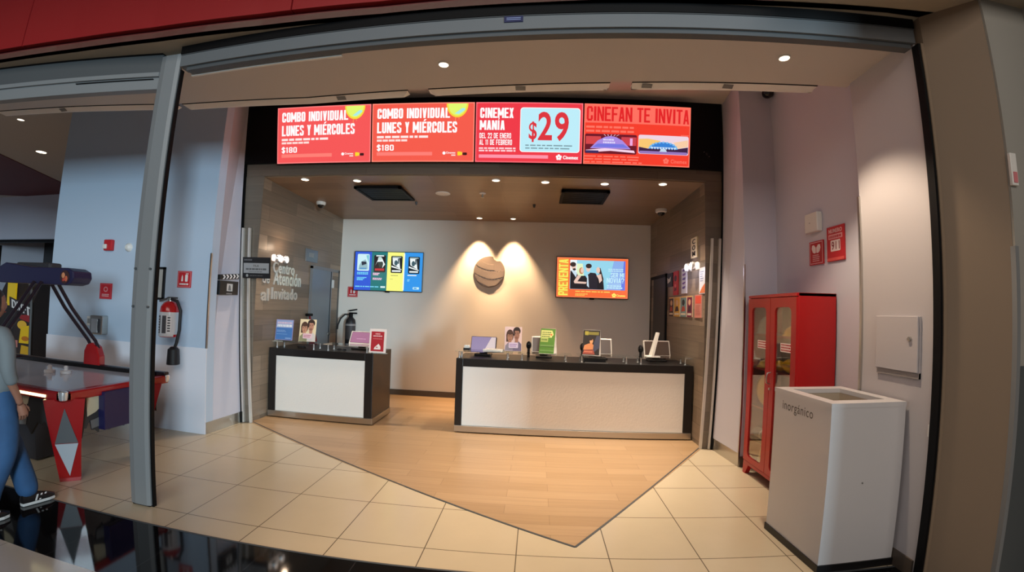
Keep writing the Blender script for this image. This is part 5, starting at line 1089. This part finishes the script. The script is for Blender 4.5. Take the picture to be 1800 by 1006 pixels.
a.ell(0.50, 0.44, 0.10, 0.12, P(206, 150, 104)); a.poly([(0.05, 0.80), (0.62, 0.78), (0.64, 0.60), (0.52, 0.52), (0.30, 0.56), (0.10, 0.62)], P(196, 126, 80)); a.ell(0.45, 0.34, 0.12, 0.08, P(40, 26, 24)); a.poly([(0.02, 0.97), (0.75, 0.97), (0.66, 0.80), (0.10, 0.80)], P(150, 70, 56)); a.rect(0.10, 0.86, 0.60, 0.89, P(206, 130, 100)); a.build('print', t, local=True)
t = thing('price_stick', (2.30, 0.47, ZG), 'white card seen edge on, leaning before terminal nearest right wood wall', 'sign', rz=0.0)
MB().hexa([(-0.020, -0.09, 0.012), (0.006, -0.09, 0.012), (0.006, 0.07, 0.012), (-0.020, 0.07, 0.012)], [(0.056, -0.06, 0.31), (0.080, -0.06, 0.31), (0.080, 0.04, 0.31), (0.056, 0.04, 0.31)], 'white_plastic').build('card', t, local=True)
MB().box(-0.075, 0.09, -0.09, 0.07, 0, 0.012, 'white_plastic').build('foot', t, local=True, bevel=0.004)
t = thing('card_holder', (1.50, 0.36, ZK), 'low steel strip with black slot at front of long counter', 'holder')
MB().box(1.43, 1.72, 0.33, 0.345, ZK + 0.001, ZK + 0.012, 'steel').build('strip', t)
MB().box(1.42, 1.70, 0.40, 0.54, ZK + 0.001, ZK + 0.055, 'black_satin').build('slot', t, bevel=0.004)
for x, y, l in ((-1.80, 0.50, 'black cable coil on left counter beside the pink terminal'), (-2.42, 0.55, 'black cable coil under the glass shelf on left counter')):
    t = thing('cable_coil', (x, y, ZK), l, 'cable')
    pts = [(x + (0.05 + 0.012 * math.sin(q * 1.7)) * math.cos(q), y + 0.045 * math.sin(q), ZK + 0.010 + 0.009 * (k % 7) / 7 + 0.004 * k / 20) for k, q in enumerate([2 * PI * k / 14 for k in range(40)])]
    MB().tube(pts, 0.007, 'rubber', 8).build('cable', t, smooth=True)
t = thing('hanging_cloth', (-2.70, 1.30, 0.95), 'dark red cloth hanging from a black hook by the grey door', 'cloth')
yy = 1.30; xx0 = rel(yy) + 0.01
MB().box(xx0 - 0.01, xx0 + 0.06, yy - 0.03, yy + 0.10, 1.36, 1.40, 'black').build('hook', t, bevel=0.01)
b = MB(); vs = []; fs = []
for j in range(9):
    for i in range(7):
        s_ = i / 6; q = j / 8; vs.append((xx0 + 0.03 + 0.02 * math.sin(i * 2.1 + j * 0.4), yy + 0.03 + (0.03 + 0.22 * q) * s_ + 0.05 * q, 1.37 - 0.46 * q + 0.02 * math.sin(i)))
for j in range(8):
    for i in range(6): fs.append((j * 7 + i, j * 7 + i + 1, (j + 1) * 7 + i + 1, (j + 1) * 7 + i))
b.add(vs, fs, P(120, 24, 40, 0.8)); o = b.build('cloth', t, smooth=True); md = o.modifiers.new('thick', 'SOLIDIFY'); md.thickness = 0.006

# ================================================================== AIR HOCKEY TABLE
TX0, TX1, TY0, TY1, TZ = -5.25, -2.80, -2.53, -1.40, 0.80
t = thing('air_hockey_table', ((TX0 + TX1) / 2, (TY0 + TY1) / 2, 0), 'red air hockey table with overhead scoreboard in the arcade bay', 'game table')
MB().box(TX0 + 0.08, TX1 - 0.08, TY0 + 0.08, TY1 - 0.08, 0.755, 0.79, 'playfield').build('playfield', t)
b = MB(); b.box(TX0, TX1, TY1 - 0.06, TY1, 0.74, 0.835, 'tube_dark').build('far_rail', t, bevel=0.012)
MB().box(TX0 + 0.12, TX1 - 0.12, TY1 - 0.075, TY1 - 0.058, 0.785, 0.83, 'black_gloss').build('far_cushion', t)
MB().box(TX0, TX1, TY0, TY0 + 0.085, 0.72, 0.80, 'table_red').build('near_rail', t, bevel=0.015)
MB().box(TX1 - 0.085, TX1, TY0, TY1, 0.72, 0.80, 'table_red').build('end_rail', t, bevel=0.015)
MB().box(TX0, TX0 + 0.085, TY0, TY1, 0.72, 0.80, 'table_red').build('end_rail', t, bevel=0.015)
mat('goal_light', (1, 1, 1, 1), 0.4, emit=(1.0, 0.95, 0.45, 1), estr=3.0)
MB().box(-3.34, -3.00, TY0 - 0.008, TY0 + 0.002, 0.742, 0.762, 'goal_light').build('light_strip', t)
b = MB()
for cx_, cy_, sx, sy in ((TX1, TY0, 1, -1), (TX1, TY1, 1, 1), (TX0, TY0, -1, -1), (TX0, TY1, -1, 1)):
    MB().lathe([(0.03, 0.735), (0.036, 0.76), (0.036, 0.80), (0.022, 0.808)], (cx_ - 0.022 * sx, cy_ - 0.022 * sy, 0), 'chrome', n=24).build('corner_cap', t, smooth=True)
    o = Vector((cx_, cy_, 0)); dg = Vector((sx, sy, 0)).normalized(); sd = Vector((-dg.y, dg.x, 0))
    if sd.x * sx < 0: sd = -sd
    top = o - dg * 0.07; mid = o - dg * 0.16; bot = o - dg * (0.28 if sy < 0 else 0.22)
    def ring(c_, w_, d_, z): return [c_ + sd * w_ + Vector((0, 0, z)), c_ - sd * w_ + Vector((0, 0, z)), c_ - sd * w_ * 0.75 - dg * d_ + Vector((0, 0, z)), c_ + sd * w_ * 0.75 - dg * d_ + Vector((0, 0, z))]
    rs = [ring(bot, 0.080, 0.12, 0.0), ring(bot, 0.083, 0.12, 0.03), ring(mid, 0.108, 0.15, 0.36), ring(top, 0.150, 0.2, 0.735)]
    m = MB()
    for q in range(3):
        lo, hi = rs[q], rs[q + 1]
        fsx = [(i, (i + 1) % 4, 4 + (i + 1) % 4, 4 + i) for i in range(4)]
        if sd.cross(dg).z > 0: fsx = [f[::-1] for f in fsx]
        m.add(lo + hi, fsx + ([(0, 1, 2, 3)] if q == 0 else []) + ([(4, 5, 6, 7)] if q == 2 else []), 'table_red')
    leg = m.build('leg', t)
    e_ = dg * 0.004
    def on(s_, z):                                                  # point on the outer leg face
        if z < 0.36: f = (z - 0.03) / 0.33; c_ = bot + (mid - bot) * f
        else: f = (z - 0.36) / 0.375; c_ = mid + (top - mid) * f
        return c_ + sd * s_ + e_ + Vector((0, 0, z))
    m = MB(); A_ = [on(-0.085, 0.36), on(0.085, 0.36), on(0.0, 0.66)]; B_ = [on(-0.085, 0.355), on(0.085, 0.355), on(0.0, 0.05)]
    m.prism(A_, dg * 0.002, P(84, 84, 86)); m.prism(B_, dg * 0.002, P(170, 174, 180)); m.build('diamond_inlay', leg)
# aprons with wavy lower edge and painted swirls
def apron(p0, p1, z0, label=None):
    p0 = Vector(p0); p1 = Vector(p1); L_ = (p1 - p0).length; d = (p1 - p0).normalized(); nrm = Vector((d.y, -d.x, 0)); n = 40
    pts = [p0 + Vector((0, 0, 0.73)), p1 + Vector((0, 0, 0.73))] + [p0 + d * L_ * (1 - k / n) + Vector((0, 0, z0 + 0.05 * math.sin(k * 0.9) + 0.03 * math.sin(k * 2.3))) for k in range(n + 1)]
    m = MB().prism(pts, nrm * 0.02, P(48, 46, 46)); m.build('apron', t)
    m = MB(); q0 = p0 + nrm * 0.022
    for k in range(int(L_ / 0.28)):
        c_ = 0.14 + 0.28 * k
        m.prism([q0 + d * (c_ - 0.10) + Vector((0, 0, 0.725)), q0 + d * (c_ + 0.10) + Vector((0, 0, 0.725)), q0 + d * (c_ + 0.07) + Vector((0, 0, 0.64)), q0 + d * (c_ - 0.01) + Vector((0, 0, 0.585)), q0 + d * (c_ - 0.09) + Vector((0, 0, 0.56))], nrm * 0.002, P(196, 180, 150))
        m.prism([q0 + d * (c_ - 0.06) + Vector((0, 0, 0.52)), q0 + d * (c_ + 0.06) + Vector((0, 0, 0.54)), q0 + d * (c_ + 0.04) + Vector((0, 0, 0.46)), q0 + d * (c_ - 0.05) + Vector((0, 0, 0.45))], nrm * 0.002, P(104, 100, 98))
    m.build('apron_swirls', t)
apron((TX0 + 0.3, TY0 + 0.10, 0), (TX1 - 0.28, TY0 + 0.10, 0), 0.46); apron((TX1 - 0.06, TY0 + 0.20, 0), (TX1 - 0.06, TY1 - 0.12, 0), 0.46)
MB().box(TX1 - 0.07, TX1 + 0.03, -2.17, -1.80, 0.43, 0.755, 'table_blue').build('coin_box', t, bevel=0.006)
MB().box(-4.35, -3.7, -2.15, -1.75, 0.02, 0.755, P(40, 38, 42)).build('blower_box', t)
# arch and scoreboard
for ys, sgn in ((TY1 - 0.02, 1), (TY0 + 0.02, -1)):
    b = MB(); xm = -3.80
    prof = [(xm - 0.12, 0.78), (xm + 0.12, 0.78), (xm + 0.115, 0.92), (xm + 0.07, 1.02), (xm + 0.0, 1.06), (xm - 0.07, 1.04), (xm - 0.11, 0.97)]
    b.prism([(x, ys - 0.05, z) for x, z in prof], (0, 0.08, 0), 'table_red'); b.build('arch_foot', t, bevel=0.012)
    for dx in (-0.045, 0.06):
        MB().tube([(xm + dx, ys, 0.84), (xm + dx + 0.005, ys, 0.98), (xm + dx - 0.01, ys - sgn * 0.04, 1.08), (xm + dx - 0.05, ys - sgn * 0.30, 1.42), (xm + dx - 0.06, ys - sgn * 0.46, 1.66)], 0.017, 'tube_dark', 12).build('arch_tube', t, smooth=True)
pr = [(-4.50, 1.64), (-3.50, 1.64), (-3.42, 1.66), (-3.385, 1.71), (-3.40, 1.77), (-3.48, 1.80), (-4.0, 1.80), (-4.42, 1.84), (-4.52, 1.80)]
MB().prism([(x, -2.03, z) for x, z in pr], (0, 0.2, 0), P(34, 32, 62, 0.35)).build('scoreboard', t, bevel=0.01)
MB().box(-4.55, -4.0, -1.84, -1.70, 1.66, 1.86, P(46, 44, 48)).build('scoreboard_rear', t, bevel=0.02)
m = MB(); m.cyl((-3.50, -2.03, 1.715), (-3.50, -2.036, 1.715), 0.062, P(60, 34, 34), 20); m.ell((-3.52, -2.036, 1.73), (0.022, 0.003, 0.026), P(200, 130, 90)); m.ell((-3.48, -2.036, 1.70), (0.02, 0.003, 0.026), P(190, 90, 60)); m.ell((-3.515, -2.036, 1.69), (0.016, 0.003, 0.016), P(170, 60, 50)); m.build('end_badge', t)
for x, y, l in ((-3.84, -1.90, 'grey air hockey mallet on the table, nearer the person'), (-3.67, -1.85, 'grey air hockey mallet on the table, nearer the shop front post')):
    k = thing('air_hockey_mallet', (x, y, 0.791), l, 'mallet')
    MB().lathe([(0.05, 0.791), (0.052, 0.80), (0.05, 0.818), (0.03, 0.822)], (x, y, 0), P(206, 204, 206), n=24).build('disc', k, smooth=True)
    MB().lathe([(0.024, 0.82), (0.018, 0.838), (0.022, 0.855), (0.012, 0.866)], (x, y, 0), P(206, 204, 206), n=20).build('grip', k, smooth=True)

# ================================================================== ARCADE CABINETS IN THE DARK BAY
t = thing('arcade_cabinet', (-8.75, 1.1, 0), 'yellow and black driving arcade cabinet marked DRIFT behind the hockey table', 'arcade machine')
MB().prism([(-9.6, 1.0, 0), (-9.6, 1.9, 0), (-9.6, 1.9, 1.9), (-9.6, 1.25, 1.9), (-9.6, 1.0, 1.3)], (1.12, 0, 0), P(30, 26, 28)).build('body', t)
MB().box(-9.25, -9.0, 0.985, 1.02, 1.25, 1.86, 'yellow_plastic').build('yellow_side', t)
MB().tube([(-8.46, 0.97, 0.05), (-8.46, 0.97, 1.2), (-8.50, 0.98, 1.55), (-8.62, 1.0, 1.72)], 0.025, 'alu_dark', 10).build('edge_trim', t, smooth=True)
a = Art((-9.15, 0.975, 1.42), (-8.50, 0.975, 1.26), (-9.12, 0.975, 1.22)); a.rect(-0.02, 0.0, 1, 1.0, P(56, 50, 54)); a.text('DRIFT', 0.10, 0.15, 0.97, 0.95, P(230, 226, 226), 0.05); a.build('marquee', t)
a = Art((-8.98, 0.975, 1.10), (-8.47, 0.975, 1.10), (-8.98, 0.975, 0.2)); a.rect(0, 0, 1, 1, P(44, 34, 34)); a.poly([(0.15, 0.02), (0.95, 0.0), (0.95, 0.16), (0.4, 0.10)], P(150, 40, 44)); a.ell(0.50, 0.22, 0.28, 0.09, P(232, 180, 60)); a.poly([(0.35, 0.60), (0.95, 0.60), (0.95, 0.22), (0.45, 0.26)], P(236, 190, 30)); a.poly([(0.40, 0.98), (0.95, 0.95), (0.95, 0.66), (0.5, 0.64)], P(206, 160, 40)); a.ell(0.72, 0.50, 0.22, 0.05, P(190, 110, 30)); a.rect(0.1, 0.55, 0.28, 0.7, P(190, 120, 110)); a.build('side_art', t)
t = thing('arcade_machine', (-7.9, 2.0, 0), 'tall black arcade machine between the yellow cabinet and blue wall', 'arcade machine')
MB().box(-9.05, -7.6, 1.95, 2.6, 0, 1.42, 'black').prism([(-9.05, 1.95, 1.42), (-9.05, 2.6, 1.42), (-9.05, 2.6, 1.9), (-9.05, 2.2, 1.9)], (1.45, 0, 0), P(34, 30, 32)).build('body', t)
MB().box(-8.80, -8.15, 1.93, 1.952, 1.05, 1.13, P(96, 92, 90)).box(-8.30, -8.12, 1.925, 1.935, 1.05, 1.15, P(190, 184, 178)).build('coin_plate', t)
t = thing('arcade_screen', (-8.6, 0.4, 1.9), 'bright bluish screen at the far left beyond the scoreboard', 'screen')
MB().box(-9.6, -8.50, 0.30, 0.36, 1.88, 2.32, 'black').box(-9.3, -9.2, 0.32, 0.36, 0, 1.9, 'black').build('housing', t)
a = Art((-9.55, 0.298, 2.29), (-8.53, 0.298, 2.29), (-9.55, 0.298, 1.91)); a.rect(0, 0, 1, 1, E(190, 206, 246)); a.rect(0.85, 0.5, 0.95, 0.8, E(240, 236, 226)); a.rect(0.5, 0.2, 0.95, 0.3, E(150, 170, 230)); a.build('display', t)

# ================================================================== PERSON (walking into the arcade, seen from the side)
def skin_mesh(name, verts, edges, radii, m, parent, root=0, sub=2, flat=None):
    me = bpy.data.meshes.new(name + '_base'); me.from_pydata([Vector(v) for v in verts], edges, []); o = bpy.data.objects.new(name + '_base', me); COL.objects.link(o)
    sk_ = o.modifiers.new('skin', 'SKIN'); sk_.use_smooth_shade = True; sk_.branch_smoothing = 0.6
    for i, sv in enumerate(me.skin_vertices[0].data):
        r = radii[i]; sv.radius = r if isinstance(r, tuple) else (r, r); sv.use_root = (i == root)
    sb = o.modifiers.new('sub', 'SUBSURF'); sb.levels = sub; sb.render_levels = sub
    dg = bpy.context.evaluated_depsgraph_get(); ev = o.evaluated_get(dg); mm = ev.to_mesh()
    b = MB(); b.add([v.co.copy() for v in mm.vertices], [tuple(p.vertices) for p in mm.polygons], m); ev.to_mesh_clear(); bpy.data.objects.remove(o)
    return b.build(name, parent, smooth=True) if parent is not None else b
HX, HY = -2.90, -2.97
t = thing('person', (HX, HY, 0), 'person in grey top and blue jeans walking into the arcade past the hockey table', 'person')
def rel_(l): return [(HX + a, HY + b_, c_) for a, b_, c_ in l]
# right side is +x, walking towards +y
bv = rel_([(0, 0, 0.84), (0, -0.01, 0.98), (0, -0.03, 1.13), (0, -0.06, 1.26), (0, -0.075, 1.34), (0, -0.065, 1.41),
           (0.13, -0.06, 1.285), (0.185, -0.05, 1.22), (0.20, -0.06, 1.02), (0.185, 0.03, 0.84), (0.178, 0.052, 0.785),
           (-0.13, -0.06, 1.285), (-0.185, -0.08, 1.22), (-0.20, -0.13, 1.02), (-0.19, -0.12, 0.82), (-0.185, -0.10, 0.765),
           (0.085, 0.0, 0.78), (0.10, -0.02, 0.45), (0.11, -0.20, 0.10),
           (-0.085, 0.02, 0.78), (-0.03, 0.13, 0.45), (0.06, 0.18, 0.10)])
be = [(0, 1), (1, 2), (2, 3), (3, 4), (4, 5), (3, 6), (6, 7), (7, 8), (8, 9), (9, 10), (3, 11), (11, 12), (12, 13), (13, 14), (14, 15), (0, 16), (16, 17), (17, 18), (0, 19), (19, 20), (20, 21)]
br_ = [(0.12, 0.09), (0.105, 0.08), (0.125, 0.09), (0.12, 0.08), 0.05, 0.048, 0.06, 0.045, 0.036, 0.026, 0.024, 0.06, 0.045, 0.036, 0.026, 0.024, 0.08, 0.055, 0.04, 0.08, 0.055, 0.04]
B0 = skin_mesh('body', bv, be, br_, 'skin', None)
# head with nose, ears, chin joined onto the body surface
hc = Vector((HX, HY - 0.055, 1.475))
def head(b):
    n, m_ = 22, 16; vs = []; fs = []
    for j in range(m_ + 1):
        a_ = -PI / 2 + PI * j / m_
        for k in range(n):
            q = 2 * PI * k / n; x = 0.073 * math.cos(a_) * math.cos(q); y = 0.092 * math.cos(a_) * math.sin(q); z = 0.112 * math.sin(a_)
            if y > 0:
                f = math.exp(-((x / 0.014) ** 2) - ((z + 0.012) / 0.026) ** 2); y += 0.024 * f                     # nose
                y += 0.008 * math.exp(-((x / 0.03) ** 2) - ((z + 0.055) / 0.012) ** 2)                          # lips
                y += 0.012 * math.exp(-((x / 0.03) ** 2) - ((z + 0.09) / 0.02) ** 2)                            # chin
                y -= 0.008 * math.exp(-((abs(x) - 0.03) / 0.016) ** 2 - ((z - 0.012) / 0.012) ** 2)             # eye sockets
            if z < -0.02: x *= 1 - 0.35 * (-z - 0.02) / 0.09
            vs.append(hc + Vector((x, y, z)))
    for j in range(m_):
        for k in range(n): fs.append((j * n + k, j * n + (k + 1) % n, (j + 1) * n + (k + 1) % n, (j + 1) * n + k))
    b.add(vs, fs, 'skin')
    for s_ in (-1, 1):
        b.ell(hc + Vector((0.072 * s_, -0.008, -0.01)), (0.010, 0.018, 0.028), 'skin', 12, 8)
        b.ell(hc + Vector((0.030 * s_, 0.072, 0.012)), (0.013, 0.008, 0.007), P(226, 222, 218), 12, 8); b.ell(hc + Vector((0.030 * s_, 0.079, 0.012)), (0.006, 0.003, 0.006), P(40, 28, 24), 10, 6)
    b.ell(hc + Vector((0, 0.088, -0.055)), (0.020, 0.008, 0.006), P(150, 80, 76), 12, 6)
head(B0)
def hand(b, w, dirv, side):
    """relaxed hand hanging from wrist w; side = outward direction of the back of the hand"""
    w = Vector(w); d = Vector(dirv).normalized(); fwd = Vector((0, 1, 0)); fwd = (fwd - d * fwd.dot(d)).normalized(); bk_ = d.cross(fwd)
    b.tube([w, w + d * 0.03, w + d * 0.075], [0.022, 0.03, 0.032], 'skin', 12); 
    for i, (o_, l_) in enumerate(((-0.027, 0.058), (-0.009, 0.070), (0.009, 0.074), (0.026, 0.066))):
        p0 = w + d * 0.068 + fwd * o_; c_ = -bk_ * side
        b.tube([p0, p0 + d * l_ * 0.45 + c_ * 0.008, p0 + d * l_ * 0.78 + c_ * 0.022, p0 + d * l_ * 0.95 + c_ * 0.040], [0.009, 0.0085, 0.0078, 0.006], 'skin', 10)
    p0 = w + d * 0.025 + fwd * 0.026
    b.tube([p0, p0 + d * 0.028 + fwd * 0.016, p0 + d * 0.058 + fwd * 0.020 - bk_ * side * 0.008], [0.011, 0.010, 0.007], 'skin', 10)
hand(B0, bv[10], Vector(bv[10]) - Vector(bv[9]), 1); hand(B0, bv[15], Vector(bv[15]) - Vector(bv[14]), -1)
B0.build('body', t, smooth=True)
# hair: cap plus tied tail
b = MB(); n = 24; vs = []; fs = []
for j in range(13):
    a_ = -0.45 + (PI / 2 + 0.45) * j / 12
    for k in range(n):
        q = 2 * PI * k / n; x = 0.082 * math.cos(a_) * math.cos(q); y = 0.102 * math.cos(a_) * math.sin(q) - 0.012; z = 0.122 * math.sin(a_)
        if y > 0.02 and z < 0.055: y = 0.02 + (y - 0.02) * 0.25; x *= 0.98
        vs.append(hc + Vector((x, y, z)))
for j in range(12):
    for k in range(n): fs.append((j * n + k, j * n + (k + 1) % n, (j + 1) * n + (k + 1) % n, (j + 1) * n + k))
b.add(vs, fs, 'hair'); b.tube([hc + Vector((0, -0.10, 0.03)), hc + Vector((0, -0.15, 0.01)), hc + Vector((0, -0.165, -0.08)), hc + Vector((0, -0.15, -0.19)), hc + Vector((0, -0.14, -0.25))], [0.02, 0.032, 0.036, 0.026, 0.008], 'hair', 12); b.build('hair', t, smooth=True)
# grey top
tv = rel_([(0, 0.0, 0.80), (0, 0.0, 1.0), (0, -0.03, 1.14), (0, -0.06, 1.265), (0, -0.07, 1.32), (0.13, -0.06, 1.285), (0.188, -0.05, 1.22), (0.203, -0.055, 1.04), (0.193, -0.01, 0.93), (-0.13, -0.06, 1.285), (-0.188, -0.08, 1.22), (-0.203, -0.125, 1.04), (-0.20, -0.13, 0.93)])
skin_mesh('top', tv, [(0, 1), (1, 2), (2, 3), (3, 4), (3, 5), (5, 6), (6, 7), (7, 8), (3, 9), (9, 10), (10, 11), (11, 12)],
          [(0.145, 0.122), (0.14, 0.112), (0.148, 0.108), (0.135, 0.095), (0.075, 0.065), 0.075, 0.06, 0.052, 0.046, 0.075, 0.06, 0.052, 0.046], 'shirt_grey', t)['label'] = 'grey long sleeved top'
# wide blue jeans
jv = rel_([(0, 0.0, 0.97), (0, 0.0, 0.80), (0.09, 0.0, 0.72), (0.105, -0.02, 0.44), (0.115, -0.17, 0.20), (0.115, -0.205, 0.055), (-0.085, 0.02, 0.72), (-0.03, 0.115, 0.44), (0.035, 0.155, 0.20), (0.055, 0.175, 0.045)])
skin_mesh('jeans', jv, [(0, 1), (1, 2), (2, 3), (3, 4), (4, 5), (1, 6), (6, 7), (7, 8), (8, 9)], [(0.135, 0.105), (0.14, 0.115), 0.105, 0.088, 0.085, 0.09, 0.105, 0.088, 0.085, 0.09], 'denim', t)['label'] = 'wide blue denim jeans'
def shoe(ax, ay, yaw):
    n = 14; sole = []; c_, s_ = math.cos(yaw), math.sin(yaw)
    def tr_(l, w_, z): return (ax + w_ * c_ + l * s_, ay - w_ * s_ + l * c_, z)
    out = [(-0.085, 0), (-0.08, 0.028), (-0.03, 0.034), (0.05, 0.040), (0.11, 0.044), (0.155, 0.032), (0.172, 0.0)]
    ring_ = [(l, w_) for l, w_ in out] + [(l, -w_) for l, w_ in out[-2:0:-1]]
    b = MB().prism([tr_(l, w_, 0.004) for l, w_ in ring_], (0, 0, 0.024), 'shoe_white'); s = b.build('shoe_sole', t, bevel=0.006)
    m = MB(); vs = []; fs = []; N_ = len(ring_); hs = [(1.0, 0.028), (1.0, 0.05), (0.8, 0.075), (0.5, 0.095)]
    for f, z in hs:
        for l, w_ in ring_:
            k = max(0, (l - 0.02) / 0.15); vs.append(tr_(l * (1 if f > 0.9 else (0.95 if l < 0 else f)), w_ * f, 0.028 + (z - 0.028) * (1 - 0.45 * k)))
    for j in range(len(hs) - 1):
        for i in range(N_): fs.append((j * N_ + i, j * N_ + (i + 1) % N_, (j + 1) * N_ + (i + 1) % N_, (j + 1) * N_ + i))
    fs.append(tuple((len(hs) - 1) * N_ + i for i in range(N_)))
    m.add(vs, fs, 'black_satin'); m.build('shoe', t, smooth=True)
    m = MB()
    for k in range(3):
        for sg in (-1, 1):
            l0 = 0.0 + 0.03 * k; m.add([tr_(l0, 0.0405 * sg, 0.032), tr_(l0 + 0.014, 0.0415 * sg, 0.032), tr_(l0 + 0.034, 0.033 * sg, 0.074), tr_(l0 + 0.020, 0.033 * sg, 0.074)], [(0, 1, 2, 3)] if sg > 0 else [(3, 2, 1, 0)], 'shoe_white')
    m.build('stripe_pattern', t)
shoe(HX + 0.065, HY + 0.185, 0.15); shoe(HX + 0.115, HY - 0.205, 0.1)

# ================================================================== GROUPS OF REPEATS
GROUPS = {'menu_screen': 'red menu screens above the ticket hall', 'slot_diffuser': 'slot diffusers on the soffit edge', 'pay_terminal': 'payment terminals on the service counters',
          'service_counter': 'black service counters', 'hard_hat': 'helmets in the red cabinet', 'yellow_pouch': 'yellow pouches in the red cabinet', 'air_hockey_mallet': 'mallets on the air hockey table',
          'dome_camera': 'dome cameras', 'air_grille': 'air grilles in the wood ceiling', 'fire_sign': 'fire extinguisher signs', 'wall_lamp': 'twin-head wall lamps', 'door_channel': 'steel door channels',
          'counter_sign': 'upright signs on the counters', 'tent_sign': 'tent signs on the long counter', 'cable_coil': 'cable coils on left counter', 'emergency_sign': 'red signs on the right recess wall',
          'fire_extinguisher': 'fire extinguishers', 'wall_screen': 'wall screens on the back wall', 'ceiling_sensor': 'tiny sensors on the wood ceiling', 'poster': 'posters on the right wood wall'}
for o in list(bpy.data.objects):
    if o.parent is None and 'category' in o.keys() and 'group' not in o.keys():
        st = o.name.split('.')[0]
        if st == 'downlight':
            y = o.location.y; o['group'] = 'downlights in the wood ceiling' if y > 0 and o.location.x > -5 else ('downlights in the front soffit' if o.location.x > -5 else 'downlights in the arcade ceiling')
        elif st in GROUPS: o['group'] = GROUPS[st]
